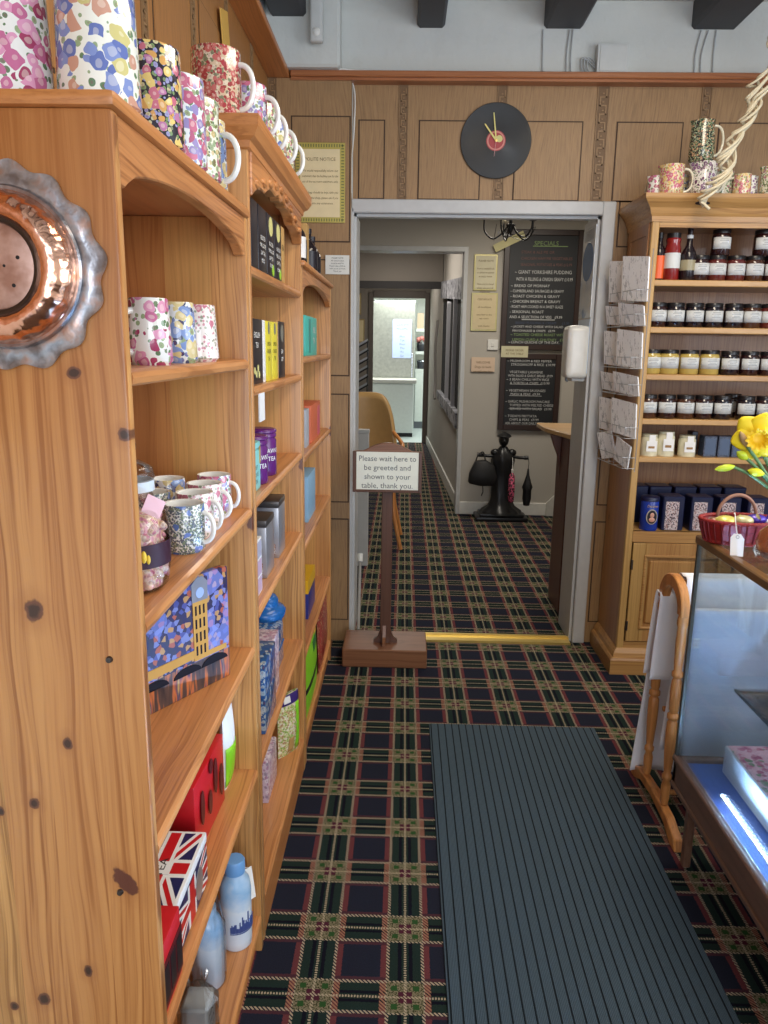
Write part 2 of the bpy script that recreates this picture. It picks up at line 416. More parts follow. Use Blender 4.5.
# panelling on the back wall, with dark incised lines and carved key borders
def key_strip(bd, bl, u0, u1, z0, z1, P):
    """bd dark ground, bl light meander bars; P maps (u, depth, z) boxes"""
    P(bd, u0, u1, z0, z1, .004)
    wd = u1-u0; step = wd*.62; t = wd*.10; z = z0+.01; k = 0
    P(bl, u0+.001, u0+.001+t*.6, z0, z1, .0065); P(bl, u1-.001-t*.6, u1-.001, z0, z1, .0065)
    while z+step < z1:
        a, c = u0+wd*.22, u1-wd*.22
        P(bl, a, c, z, z+t, .0065); P(bl, a if k % 2 else c-t, (a+t) if k % 2 else c, z, z+step, .0065)
        P(bl, a+wd*.2, c-wd*.2, z+step*.42, z+step*.42+t, .0065)
        z += step; k += 1
ZS = [(1.853, 2.357), (1.276, 1.777), (.691, 1.192), (.108, .608)]
def panelling(name, lay, P, lo, hi, z0=0.0, z1=2.505, mats=None):
    base, groove, kd, kl, pan = B(), B(), B(), B(), B()
    P(base, lo, hi, z0, z1, .002)
    for kind, a, c in lay:
        if kind == 'key': key_strip(kd, kl, a, c, z0, z1, P)
        else:
            for za, zb in ZS:
                za, zb = max(za, z0), min(zb, z1)
                if zb-za < .05: continue
                P(groove, a-.003, c+.003, za-.003, zb+.003, .003); P(pan, a+.003, c-.003, za+.003, zb-.003, .006)
    o = struct(base, name, mats[0]); 
    for bb, nm, m in ((groove, 'groove', M['groove']), (kd, 'key_border', M['key_dark']), (kl, 'key_pattern', M['key_lite']), (pan, 'panel', mats[0])):
        if len(bb.bm.verts): bb.obj(nm, m, o)
    return o
Pb = lambda y: (lambda bb, u0, u1, z0, z1, d: bb.box(u0, y-d, z0, u1, y, z1))
lay = [('panel', -.215, -.105), ('key', -.045, -.004), ('panel', .045, .311), ('key', .372, .418), ('panel', .459, .742), ('key', .795, .849), ('panel', .889, 1.167), ('key', 1.234, 1.278), ('panel', 1.32, 1.60), ('key', 1.66, 1.70), ('panel', 1.75, 2.02), ('key', 2.08, 2.12), ('panel', 2.17, 2.45)]
panelling('trim_1', lay, Pb(WY), -.24, 2.60, z0=2.04, mats=[M['wall_wood']])
panelling('trim_2', [l for l in ([('panel', .925, 1.167)] + lay[7:])], Pb(WY), .91, 2.60, z1=2.039, mats=[M['wall_wood']])
# left pier, a little proud of the wall
struct(B().box(-.60, 3.50, 0, -.245, WY, 2.505), 'wall_pier', M['wall_wood'])
panelling('trim_3', [('key', -.598, -.559), ('panel', -.499, -.250)], Pb(3.50), -.60, -.246, mats=[M['wall_wood']])
Pl = lambda bb, u0, u1, z0, z1, d: bb.box(-.60, u0, z0, -.60+d, u1, z1)
ll = []
for k in range(9): ll += [('key', .20+.42*k-.02, .20+.42*k+.02), ('panel', .20+.42*k+.07, .20+.42*k+.35)]
panelling('trim_4', [l for l in ll if l[2] < 3.48], Pl, -2.1, 3.49, z0=1.3, mats=[M['wall_wood_y']])
# picture shelf round the top of the panelling
struct(B().box(-.5, 3.475, 2.506, 2.60, WY, 2.530, .003).box(-.5, 3.49, 2.496, 2.60, WY, 2.506), 'trim_5', M['trim_wood'])
struct(B().box(-.60, -2.1, 2.506, -.505, 3.55, 2.530, .003), 'trim_6', M['trim_wood_y'])
struct(B().box(-.60, 3.44, 2.531, -.29, WY, 2.82, .01), 'wall_chimney', M['plaster'])
for i, (a, c) in enumerate(((-.575, -.427), (.026, .143), (.555, .718), (1.165, 1.352), (1.85, 2.0))):
    bb = B().box(a, -2.1, 2.715, c, WY+.01, 2.83, .012)
    o = struct(bb, 'beam_%d' % (i+1), M['beam'])
# doorway frame
fr = B().box(DX1, WY-.022, 0, .907, WY+.01, 2.037, .004).box(-.245, WY-.022, DZ, DX1+.001, WY+.01, 2.037, .004).box(-.250, WY-.022, 0, DX0+.002, WY+.01, 2.0, .003)
fr.box(DX1-.012, WY+.01, 0, DX1, WB+.01, DZ).box(DX0, WY+.01, 0, DX0+.012, WB+.01, DZ).box(DX0, WY+.01, DZ-.012, DX1, WY+.055, DZ)
struct(fr, 'trim_7', M['grey_paint'])
struct(B().prism([(-.235, .0), (-.235, .004), (-.215, .012), (.835, .012), (.838, .0)], 'XZ', 3.50, 3.60).box(-.235, 3.55, .011, .838, 3.556, .016).box(-.235, 3.57, .011, .838, 3.576, .016), 'trim_8', M['brass'])
# hall
struct(B().box(-1.6, 3.80, 0, -1.55, 6.45, 2.6).box(-1.6, 3.76, 0, -.68, 3.80, 2.6).box(2.3, 3.80, 0, 2.35, 6.5, 2.6), 'wall_hall', M['grey_wall'])
struct(B().box(.5, 6.45, 0, 2.35, 6.53, 2.6).box(-1.6, 6.45, 2.19, .5, 6.6, 2.6).box(-1.6, 6.45, 0, -.82, 6.6, 2.19), 'wall_hall_back', M['grey_wall'])
struct(B().box(.465, 6.43, 0, .50, 6.60, 2.2, .003).box(-.82, 6.43, 2.16, .47, 6.60, 2.2, .003), 'trim_9', M['grey_paint'])
struct(B().box(-1.6, 3.80, 2.6, 2.35, 11.4, 2.66), 'ceiling_hall', M['ceil'])
struct(B().box(.50, 6.43, 0, 1.245, 6.45, .11, .004), 'baseboard_hall', M['white_gloss'])
# corridor: right wall runs slightly inwards
def CX(y): return .5-.0285*(y-6.45)
def cwall(bb, y0, y1, z0, z1, d0, d1):
    bb.prism([(CX(y0)+d0, y0), (CX(y1)+d0, y1), (CX(y1)+d1, y1), (CX(y0)+d1, y0)], 'XY', z0, z1)
b = B(); cwall(b, 6.60, 11.4, 0, .74, 0, .08); cwall(b, 6.60, 8.98, 1.97, 2.6, .01, .08); cwall(b, 8.98, 11.4, 2.12, 2.6, 0, .08); cwall(b, 8.98, 11.4, .74, 2.12, 0, .08)
struct(b, 'wall_corridor_right', M['grey_wall'])
b = B(); cwall(b, 6.60, 11.35, 0, .11, -.015, 0); struct(b, 'baseboard_corridor', M['white_gloss'])
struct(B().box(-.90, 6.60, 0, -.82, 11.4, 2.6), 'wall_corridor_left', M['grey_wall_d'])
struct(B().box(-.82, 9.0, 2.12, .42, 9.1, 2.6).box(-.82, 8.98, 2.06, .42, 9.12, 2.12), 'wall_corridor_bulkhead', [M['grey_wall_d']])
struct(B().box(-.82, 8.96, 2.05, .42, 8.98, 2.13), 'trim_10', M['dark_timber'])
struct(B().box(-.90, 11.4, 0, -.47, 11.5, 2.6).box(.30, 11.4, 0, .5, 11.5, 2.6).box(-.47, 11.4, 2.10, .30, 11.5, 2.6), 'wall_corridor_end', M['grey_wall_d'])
struct(B().box(-.53, 11.36, 0, -.46, 11.42, 2.17, .005).box(.285, 11.36, 0, .35, 11.42, 2.17, .005).box(-.46, 11.36, 2.09, .29, 11.42, 2.19, .005), 'trim_11', plain('taupe door frame', (104, 94, 86), .5))
# kitchen
struct(B().box(-1.2, 14.2, 0, 1.4, 14.3, 2.5).box(-1.25, 11.5, 0, -1.2, 14.3, 2.5).box(1.35, 11.5, 0, 1.4, 14.3, 2.5), 'wall_kitchen', M['kitchen_wall'])
struct(B().box(-1.25, 11.5, 2.5, 1.4, 14.3, 2.55), 'ceiling_kitchen', M['ceil'])

# ---------------------------------------------------------------- pine shelf units on the left
XF, XB = -.31, -.565
KN = [(-0.438,1.095,.0137,.0186),(-0.503,.823,.0062,.0087),(-0.459,.836,.0087,.0099),(-0.348,.725,.0162,.0249),(-0.407,.586,.0075,.0112),(-0.47,.539,.0112,.0124),(-0.512,.526,.0075,.0087),(-0.316,1.307,.0099,.0099),(-0.368,1.376,.0112,.0087),(-0.41,.921,.0075,.0112)]
PN = (194, 138, 80)
M['pine_end'] = pine('pine end panel', PN, 'Z', 'X', knots=KN, strip=.062, knotty=False, off=(0, -.44, 0), contrast=1.45)
M['pine_side'] = pine('pine side panel', PN, 'Z', 'X', strip=.09, off=(3, 3, 0))
M['pine_shelf'] = pine('pine shelf', (196, 132, 78), 'Y', 'X', strip=.085, contrast=.8)
M['pine_back'] = pine('pine back boards', (172, 112, 70), 'Z', 'Y', strip=.1, off=(1, 1, 0))
M['pine_val'] = pine('pine valance', (188, 124, 72), 'Y', 'Z', strip=1, knotty=False, contrast=1.3)
M['pine_lip'] = pine('pine nosing', (190, 124, 68), 'Y', 'Z', strip=1, knotty=False, contrast=.5)
M['steel_d'] = plain('dark steel', (88, 80, 76), .35, .9)
def shelf_unit(name, label, y0, y1, ztop, shelves, end_mat, xb=XB, top=None, zlow=0):
    r = thing(name, (-.44, (y0+y1)/2, 0), label, 'bookcase', None)
    t = .021
    for k, (a, c) in enumerate(((y0, y0+t), (y1-t, y1))):
        B().box(xb, a, 0, XF, c, ztop, .004, seg=2).obj('side_panel', end_mat if k == 0 else M['pine_side'], r, world=True, smooth=30)
    B().box(xb, y0+t, .06, xb+.01, y1-t, ztop).obj('back_panel', M['pine_back'], r, world=True)
    for z in shelves:
        bb = B().box(xb+.01, y0+t, z-.020, XF-.006, y1-t, z)
        bb.prism([(XF-.006, z-.020), (XF-.001, z-.017), (XF+.001, z-.010), (XF-.001, z-.004), (XF-.006, z)], 'XZ', y0+t, y1-t)
        bb.obj('shelf', M['pine_shelf'], r, world=True)
    return r
SH1 = [1.380, 1.077, .770, .478, .098]
u1 = shelf_unit('pine_bookcase', 'nearest orange pine bookcase with big knots in its end panel', .853, 1.555, 1.648, SH1, M['pine_end'])
B().box(XB-.01, .846, 1.648, XF+.006, 1.560, 1.665, .007, seg=2).obj('top_board', M['pine_lip'], u1, world=True, smooth=40)
def arch(y0, y1, zt, ze, zm, n=24, tip=.015):
    pts = [(y0, zt), (y0, ze), (y0+tip, ze)]
    for i in range(n+1):
        s = i/n; y = y0+tip+.01+(y1-y0-2*tip-.02)*s
        pts.append((y, ze+.006+(zm-ze-.006)*math.sin(PI*s)**.55))
    pts += [(y1-tip, ze), (y1, ze), (y1, zt)]
    return pts
B().prism(arch(.875, 1.533, 1.648, 1.576, 1.617), 'YZ', XF-.022, XF-.002, .002).obj('valance', M['pine_val'], u1, world=True)
B().box(XF-.03, .874, 0, XF-.016, 1.534, .078).obj('plinth', M['pine_lip'], u1, world=True)
for x, z in ((-.350, 1.034), (-.356, .710)):
    B().lathe([(0, .004), (.0035, .0035), (.0045, 0)], (x, .853, z), 12, 'Y').obj('screw', M['steel_d'], u1, world=True, smooth=60)
SH2 = [1.566, 1.322, 1.083, .832, .472, .118]
M['pine2_side'] = pine('paler pine side', (190, 134, 82), 'Z', 'X', strip=.09, off=(7, 5, 0), knotty=False)
u2 = shelf_unit('pine_bookcase', 'middle pine bookcase, the tallest of the three, with carved cornice', 1.567, 2.345, 1.79, SH2, M['pine2_side'])
B().rings(XB, 1.567, XF, 2.345, [(0, 1.775), (.006, 1.778), (.008, 1.790), (.018, 1.796), (.024, 1.806), (.028, 1.812), (.028, 1.832)], 'RFB').obj('cornice', M['pine_lip'], u2, world=True)
def ogee(y0, y1, zt, zb):
    pts = [(y0, zt), (y0, zb-.035)]
    n = 60
    for i in range(n+1):
        s = i/n; y = y0+.004+(y1-y0-.008)*s
        z = zb-.035 + .055*(1-abs(2*s-1)**1.6) + .010*abs(math.sin(PI*5*s)) - (.012 if abs(s-.5) < .02 else 0)
        pts.append((y, z))
    pts += [(y1, zb-.035), (y1, zt)]
    return pts
B().prism(ogee(1.588, 2.324, 1.790, 1.730), 'YZ', XF-.024, XF+.004, .003).obj('valance', M['pine_val'], u2, world=True)
for k in range(9):
    cv = B()
    s = (k+.5)/9; y = 1.60+.71*s; z = 1.730-.030+.055*(1-abs(2*s-1)**1.6)+.018
    cv.sphere((XF+.005, y, z), .016, .35, 1.5, .6, 10, 6)
    cv.sphere((XF+.003, y, z), .020, .2, 1.6, .5, 10, 6)
    cv.obj('carving', M['pine_val'], u2, world=True, smooth=60)
B().box(XF-.03, 1.588, 0, XF-.002, 2.324, .098, .003).obj('plinth', M['pine_lip'], u2, world=True)
SH3 = [1.373, 1.062, .770, .400, .098]
u3 = shelf_unit('pine_bookcase', 'furthest and lowest pine bookcase beside the back wall', 2.36, 3.27, 1.640, SH3, M['pine2_side'])
B().box(XB-.01, 2.352, 1.640, XF+.010, 3.285, 1.656, .006, seg=2).obj('top_board', M['pine_lip'], u3, world=True, smooth=40)
B().prism(arch(2.381, 3.249, 1.640, 1.563, 1.61), 'YZ', XF-.022, XF-.002, .002).obj('valance', M['pine_val'], u3, world=True)
B().box(XF-.03, 2.381, 0, XF-.012, 3.249, .078).obj('plinth', M['pine_lip'], u3, world=True)

# ---------------------------------------------------------------- copper mould on the end panel
cn = NT('hammered copper'); o_ = cn.obj()
h1 = cn.noise(o_, 55, 2); h2 = cn.noise(o_, 14, 3)
M['copper'] = cn.done(cn.mix(h2, (.85, .36, .20), (.93, .58, .42)), .17, 1, bump=h1, bstr=.35, bdist=.006)
cn = NT('tinned rim'); o_ = cn.obj(); h1 = cn.noise(o_, 45, 3)
M['tin_rim'] = cn.done(cn.ramp(h1, [(.35, (.24, .23, .24)), (.5, (.42, .43, .46)), (.66, (.52, .36, .30))]), .33, .9, bump=h1, bstr=.4, bdist=.004)
cn = NT('dull copper'); o_ = cn.obj(); h1 = cn.noise(o_, 40, 3)
M['disc'] = cn.done(cn.ramp(h1, [(.35, (.42, .24, .18)), (.6, (.62, .42, .35))]), .36, .9, bump=h1, bstr=.2, bdist=.003)
cm = thing('copper_mould', (-.432, .853, 1.486), 'round copper jelly mould with scalloped grey rim hung on the pine end panel', 'mould')
cm.scale = (.93, .93, .93)
def sc(a, r, z): return 1+.036*math.sin(a*14)*max(0, (r-.088)/.026)+.015*math.sin(a*5+1)*max(0, (r-.088)/.026)
B().lathe([(.084, .006), (.092, .010), (.100, .008), (.108, .006), (.114, .007), (.114, .005), (.09, .003)], seg=168, axis='Y', fn=sc).obj('rim', M['tin_rim'], cm, smooth=50)
def fl(a, r, z): return 1+.008*math.sin(a*22) if .055 < r < .085 else 1
B().lathe([(.088, .004), (.089, .010), (.086, .014), (.084, .018), (.082, .028), (.076, .038), (.068, .0435), (.060, .044), (.054, .040), (.050, .034)], seg=132, axis='Y', fn=fl).obj('bowl', M['copper'], cm, smooth=60)
B().lathe([(.0895, .009), (.0915, .012), (.0895, .015), (.086, .014)], seg=64, axis='Y').obj('rim_bead', M['tin_rim'], cm, smooth=60)
B().lathe([(.056, .0405), (.054, .0435), (.050, .0425), (.048, .037), (.049, .033)], seg=64, axis='Y').obj('inner_ring', M['steel_d'], cm, smooth=60)
cd = B().lathe([(.050, .034), (.040, .036), (.02, .0375), (0, .038)], seg=48, axis='Y').obj('centre_disc', M['disc'], cm, smooth=60)
M['black'] = plain('black', (14, 13, 13), .5)
hb = B()
for k in range(6): hb.lathe([(0, .0012), (.0022, .001), (.0024, 0)], (.031*math.cos(k*PI/3+.3), -.0362, .031*math.sin(k*PI/3+.3)), 8, 'Y')
for k in range(4): hb.lathe([(0, .0012), (.0016, .001), (.0018, 0)], (.014*math.cos(k*PI/2), -.0372, .014*math.sin(k*PI/2)), 8, 'Y')
hb.obj('hole', M['black'], cd)

# ---------------------------------------------------------------- china
M['china'] = plain('white china', (238, 236, 228), .12, coat=.5, var=.02)
def F(name, base, seed, *layers, **k): return floral(name, base, layers, seed, **k)
GRN = (96, 130, 84); LG = (150, 172, 120)
M['f_rose'] = F('pink rose chintz', (232, 230, 222), 1, (48, .26, [GRN, LG, (120, 140, 100)], .55), (30, .42, [(200, 90, 140), (170, 40, 90), (222, 140, 176)], .42))
M['f_summer'] = F('blue and yellow blossom china', (236, 234, 220), 2, (45, .25, [LG, GRN], .5), (26, .44, [(90, 110, 180), (210, 196, 110), (210, 150, 120), (120, 140, 200)], .5))
M['f_dark'] = F('dark gold and rose chintz', (46, 40, 48), 3, (75, .34, [(120, 150, 90), (150, 150, 200), (210, 200, 140)], .5), (38, .38, [(222, 160, 60), (206, 96, 120), (236, 200, 90), (190, 110, 160)], .5))
M['f_pink'] = F('pink carnation china', (228, 232, 232), 4, (55, .3, [GRN, LG, (130, 150, 190)], .6), (34, .48, [(206, 96, 130), (190, 80, 120), (150, 130, 190)], .5))
M['f_straw'] = F('red thistle and strawberry china', (206, 180, 150), 5, (70, .42, [(160, 44, 44), (120, 130, 90), (220, 200, 170)], .8), (38, .34, [(176, 40, 46), (196, 90, 80)], .6))
M['f_green'] = F('green leaf china', (232, 230, 208), 6, (60, .38, [GRN, (120, 130, 60), LG], .6), (40, .3, [(206, 180, 110), (180, 90, 120)], .3))
M['f_blue'] = F('blue daisy china', (226, 228, 226), 7, (50, .36, [(110, 130, 180), (60, 70, 110), LG], .6), (28, .40, [(120, 150, 206), (222, 200, 130)], .5))
M['f_blueline'] = F('blue bird china', (222, 222, 214), 8, (130, .4, [(90, 110, 120), (120, 140, 110)], .7), (26, .34, [(84, 120, 190), (100, 130, 200)], .3))
M['f_pinkbird'] = F('pink bird china', (236, 226, 218), 9, (80, .3, [(210, 140, 150), (150, 160, 130)], .45), (30, .36, [(200, 110, 130)], .3))
M['f_purple'] = F('purple pansy chintz', (232, 226, 220), 10, (70, .30, [GRN, (150, 150, 120)], .45), (34, .34, [(110, 60, 100), (140, 90, 140)], .42))
M['f_marigold'] = F('marigold chintz', (226, 212, 176), 11, (60, .34, [(222, 120, 120), (220, 170, 70), (150, 160, 90)], .6), (34, .38, [(206, 90, 120), (230, 190, 90)], .45))
M['f_dgreen'] = F('dark green ivy chintz', (200, 206, 176), 12, (80, .5, [(44, 70, 50), (70, 96, 66), (30, 50, 44)], .9), (60, .34, [(200, 150, 100), (150, 160, 110)], .4))
def make_mug(name, label, cat, loc, mat, rb, rt, h, ha=0, handle=True, rz=0, group=None, hr=.0055, hh=.62):
    r = thing(name, loc, label, cat, group, rz=rz)
    bb = B().lathe([(0, 0), (rb*.86, 0), (rb*.9, .003), (rb, .006), ((rb+rt)/2, h*.5), (rt, h*.98), (rt-.001, h)], seg=36)
    bb.mat(1).lathe([(rt-.001, h), (rt-.004, h-.001), (rt-.0045, h*.9), (rb-.006, .01), (0, .007)], seg=36)
    bb.obj('body', [mat, M['china']], r, smooth=50)
    if handle:
        pts = []
        for i in range(17):
            a = -PI/2+PI*i/16
            pts.append(((rb+rt)/2-.003+abs(math.cos(a))**.8*(.030 if h > .1 else .020), 0, h*.5+math.sin(a)*h*hh/2))
        B().tube(pts, hr, 8).xf(Matrix.Rotation(ha, 4, 'Z')).obj('handle', M['china'], r, smooth=60)
    return r
Z1 = 1.665
G1 = 'floral china mugs along the top of the nearest bookcase'
make_mug('floral_mug', 'pink rose china mug at the left edge on the nearest bookcase top', 'mug', (-.452, .935, Z1), M['f_rose'], .046, .043, .125, 2.2, group=G1)
make_mug('floral_mug', 'blue and yellow blossom mug on the nearest bookcase top corner', 'mug', (-.355, .945, Z1), M['f_summer'], .046, .043, .125, 2.2, group=G1)
make_mug('floral_mug', 'dark chintz mug crowded with gold and pink flowers', 'mug', (-.353, 1.12, Z1), M['f_dark'], .045, .042, .128, 2.2, group=G1)
make_mug('floral_mug', 'white china mug with large pink carnations behind the dark chintz mug', 'mug', (-.350, 1.235, Z1), M['f_pink'], .044, .042, .128, 2.2, group=G1)
make_mug('floral_mug', 'pale green leaf mug squeezed behind the pink carnation mug', 'mug', (-.350, 1.33, Z1), M['f_green'], .043, .041, .125, 2.2, group=G1)
make_mug('floral_mug', 'last mug on the nearest bookcase top, white handle towards the aisle', 'mug', (-.362, 1.43, Z1), M['f_blue'], .043, .041, .122, -.25, group=G1)
Z2 = 1.832
G2 = 'floral china mugs along the cornice of the tallest bookcase'
make_mug('floral_mug', 'red thistle patterned mug at the near corner of the tall bookcase', 'mug', (-.378, 1.62, Z2), M['f_straw'], .049, .048, .130, -.15, group=G2)
for k, (x, y, m, lab) in enumerate(((-.350, 1.79, 'f_pink', 'pink flowered mug just behind the red thistle mug'), (-.352, 1.92, 'f_green', 'green sprigged mug halfway along the tall cornice'), (-.348, 2.05, 'f_summer', 'yellow and white mug with its white handle near the cornice end'), (-.348, 2.19, 'f_green', 'furthest mug on the tall cornice, pale, hoop handle against the wall'))):
    make_mug('floral_mug', lab, 'mug', (x, y, Z2), M[m], .043, .041, .120, -.2, group=G2)
ZA = 1.380
GA = 'tall tapered floral mugs on the upper shelf'
make_mug('tall_floral_mug', 'tall tapered mug with a pink rose trail, nearest on the upper shelf', 'mug', (-.346, 1.05, ZA), M['f_rose'], .030, .026, .088, PI+.9, group=GA, hr=.005)
make_mug('tall_floral_mug', 'tall tapered mug with blue daisies between two pink ones', 'mug', (-.348, 1.185, ZA), M['f_blue'], .030, .026, .090, PI+.9, group=GA, hr=.005)
make_mug('tall_floral_mug', 'tall tapered mug with pale pink roses, furthest of the upper shelf three', 'mug', (-.350, 1.305, ZA), M['f_pinkbird'], .036, .031, .092, PI, group=GA, hr=.005)
ZB = 1.077
GB = 'patterned mugs grouped behind the sweet jar'
make_mug('patterned_mug', 'blue bird mug at the front of the middle shelf group', 'mug', (-.354, 1.20, ZB), M['f_blueline'], .033, .033, .080, -.1, group=GB, hr=.004)
make_mug('patterned_mug', 'pink bird mug tucked behind the blue bird mug', 'mug', (-.362, 1.295, ZB), M['f_pinkbird'], .033, .033, .080, -.2, group=GB, hr=.004)
make_mug('patterned_mug', 'pink scroll mug one place from the back of the group', 'mug', (-.368, 1.385, ZB), M['f_pinkbird'], .033, .033, .080, -.1, group=GB, hr=.004)
make_mug('patterned_mug', 'furthest pink mug with its handle against the bookcase end', 'mug', (-.372, 1.475, ZB), M['f_pink'], .033, .033, .081, -.1, group=GB, hr=.004)
make_mug('patterned_mug', 'white mug half hidden beside the sweet jar neck', 'mug', (-.440, 1.30, ZB), M['f_blueline'], .033, .033, .078, 2.5, group=GB, hr=.004)
make_mug('patterned_mug', 'blue patterned mug at the back left of the group', 'mug', (-.448, 1.42, ZB), M['f_blue'], .033, .033, .081, 2.5, group=GB, hr=.004)

# ---------------------------------------------------------------- glass
def thin_glass(name, tint=(1, 1, 1), refl=.7):
    n = NT(name); t = n.t; fr = n.node('ShaderNodeFresnel', {'IOR': 1.45})
    tr = n.node('ShaderNodeBsdfTransparent', {'Color': (*tint, 1)}); gl = n.node('ShaderNodeBsdfGlossy', {'Roughness': .02})
    mx = n.node('ShaderNodeMixShader', {0: n.mul(fr.outputs[0], refl)})
    t.links.new(tr.outputs[0], mx.inputs[1]); t.links.new(gl.outputs[0], mx.inputs[2])
    out = [x for x in t.nodes if x.type == 'OUTPUT_MATERIAL'][0]; t.links.new(mx.outputs[0], out.inputs[0])
    return n.m
M['glass'] = thin_glass('clear thin glass', (.95, .97, .96))
M['case_glass'] = thin_glass('display case glass', (.93, .97, 1.0), .6)  # blue tint stands in for sky reflected in the panes
M['cello'] = thin_glass('clear plastic wrap', (.99, .99, 1), .8)
# sweet jar
SJ = 1
j = thing('sweet_jar', (-.368, 1.00, ZB), 'glass sweet jar with stopper lid full of pink and white sweets', 'jar')
j.scale = (.96, .96, 1.07)
B().lathe([(0, .001), (.040, .001), (.048, .008), (.052, .03), (.052, .085), (.046, .105), (.034, .118), (.030, .128), (.031, .132)], seg=36).obj('glass_body', M['glass'], j, smooth=60)
M['candy'] = F('pink and white sweets', (232, 190, 170), 20, (75, .5, [(236, 180, 170), (240, 210, 190), (222, 130, 150), (236, 196, 150)], 1.0), rough=.35)
cd_ = B(); rr = random.Random(4)
for k in range(150):
    a = rr.random()*2*PI; h = rr.random(); r = .043*math.sqrt(rr.random()*.5+.5) if h < .85 else .036*rr.random()
    cd_.sphere((r*math.cos(a), r*math.sin(a), .010+h*.088), .0085, 1, .8, .75, 8, 5)
cd_.lathe([(0, .005), (.040, .005), (.041, .09), (.03, .10), (0, .102)], seg=20)
o = cd_.obj('sweets', M['candy'], j, smooth=60); o['kind'] = 'stuff'
M['jar_label'] = plain('dark plum label', (54, 24, 40), .4)
M['pale_tape'] = plain('frosted seal', (206, 214, 220), .3)
B().lathe([(.0524, .036), (.0528, .036), (.0528, .066), (.0524, .066)], seg=36).obj('label', M['jar_label'], j, smooth=60)
sb = B(); M['yel'] = plain('yellow print', (232, 196, 60), .5); M['mag'] = plain('magenta print', (150, 40, 90), .5)
for k, (a, dz, s) in enumerate(((-.95, .052, .008), (-.83, .048, .006), (-1.08, .055, .005))):
    sb.sphere((.0525*math.cos(a), .0525*math.sin(a), dz), s, .5, .5, 1, 10, 8)
sb.obj('label_picture', M['yel'], j, smooth=60)
B().lathe([(.0300, .128), (.0345, .129), (.0345, .142), (.031, .143)], seg=36).obj('seal', M['pale_tape'], j, smooth=60)
B().lathe([(.034, .142), (.036, .146), (.033, .158), (.018, .166), (.006, .168), (.006, .174), (.012, .180), (.013, .187), (.008, .194), (0, .195)], seg=32).obj('lid', M['glass'], j, smooth=60)
tg = B().box(-.014, -.0005, -.012, .014, .0005, .012); tg.xf(Matrix.Translation((.040, -.02, .112)) @ Matrix.Rotation(.7, 4, 'Z') @ Matrix.Rotation(.5, 4, 'Y')); tg.obj('price_tag', plain('pink and white tag', (236, 190, 196), .6), j)

# ---------------------------------------------------------------- tins and packets
def clip(poly, x0, y0, x1, y1):
    def cut(P, f, it):
        out = []
        for i in range(len(P)):
            a, b2 = P[i], P[(i+1) % len(P)]
            fa, fb = f(a), f(b2)
            if fa: out.append(a)
            if fa != fb: out.append(it(a, b2))
        return out
    def ix(v): return lambda a, c: (v, a[1]+(c[1]-a[1])*(v-a[0])/(c[0]-a[0]))
    def iy(v): return lambda a, c: (a[0]+(c[0]-a[0])*(v-a[1])/(c[1]-a[1]), v)
    P = cut(poly, lambda p: p[0] >= x0, ix(x0)); P = P and cut(P, lambda p: p[0] <= x1, ix(x1))
    P = P and cut(P, lambda p: p[1] >= y0, iy(y0)); P = P and cut(P, lambda p: p[1] <= y1, iy(y1))
    return P
def flag(w, h):
    """(material index, polygons, lift) of a union flag w x h centred on 0"""
    a, c = w/2, h/2; out = []
    def strip(p, q, wd, m, l, sh=0):
        d = Vector((q[0]-p[0], q[1]-p[1])).normalized(); n_ = Vector((-d.y, d.x))
        s0 = n_*(sh-wd/2); s1 = n_*(sh+wd/2)
        P = [(p[0]+s0.x-d.x, p[1]+s0.y-d.y), (q[0]+s0.x+d.x, q[1]+s0.y+d.y), (q[0]+s1.x+d.x, q[1]+s1.y+d.y), (p[0]+s1.x-d.x, p[1]+s1.y-d.y)]
        P = clip(P, -a, -c, a, c)
        if P and len(P) > 2: out.append((m, P, l))
    for p, q in (((-a, -c), (a, c)), ((-a, c), (a, -c))): strip(p, q, h*.2, 1, .0003)
    for p, q in (((-a, -c), (a, c)), ((-a, c), (a, -c))): strip(p, q, h*.075, 2, .0005)
    strip((-a, 0), (a, 0), h*.33, 1, .0007); strip((0, -c), (0, c), h*.33, 1, .0008)
    strip((-a, 0), (a, 0), h*.2, 2, .0010); strip((0, -c), (0, c), h*.2, 2, .0011)
    return out
def packet(name, label, cat, x1, depth, y0, y1, z0, h, mat, group=None, bev=.002, lid=None, face=None, side=None, yaw=0):
    """box standing on a shelf with its front towards the aisle (+x)"""
    r = thing(name, (x1-depth/2, (y0+y1)/2, z0), label, cat, group, rz=yaw)
    w2, d2 = (y1-y0)/2, depth/2
    r['_h'] = h
    if lid:
        B().box(-d2, -w2, 0, d2, w2, h-.018, bev, seg=2).obj('body', mat, r, smooth=40)
        B().box(-d2-.001, -w2-.001, h-.018, d2+.001, w2+.001, h, bev*1.2, seg=2).obj('lid', lid, r, smooth=40)
    else: B().box(-d2, -w2, 0, d2, w2, h, bev, seg=2).obj('body', mat, r, smooth=40)
    del r['_h']
    return r
def stick(r, name, mat, depth, y0, y1, z0, z1, t=.0008, shape='box'):
    """a printed panel on the +x face (local y, z)"""
    d2 = depth/2
    if shape == 'oval':
        return B().lathe([(0, t), (1, t), (1, 0)], seg=28, axis='X').xf(Matrix.Translation((d2, (y0+y1)/2, (z0+z1)/2)) @ Matrix.Diagonal((1, (y1-y0)/2, (z1-z0)/2, 1))).obj(name, mat, r)
    return B().box(d2-.0002, y0, z0, d2+t, y1, z1).obj(name, mat, r)
def wr(r, lines, size, x, y, ztop, mat, wdt=None, name='lettering'):
    return writing(lines, size, (x, y, ztop), r, mat, name, rot=FACE_X, wdt=wdt, local=True)
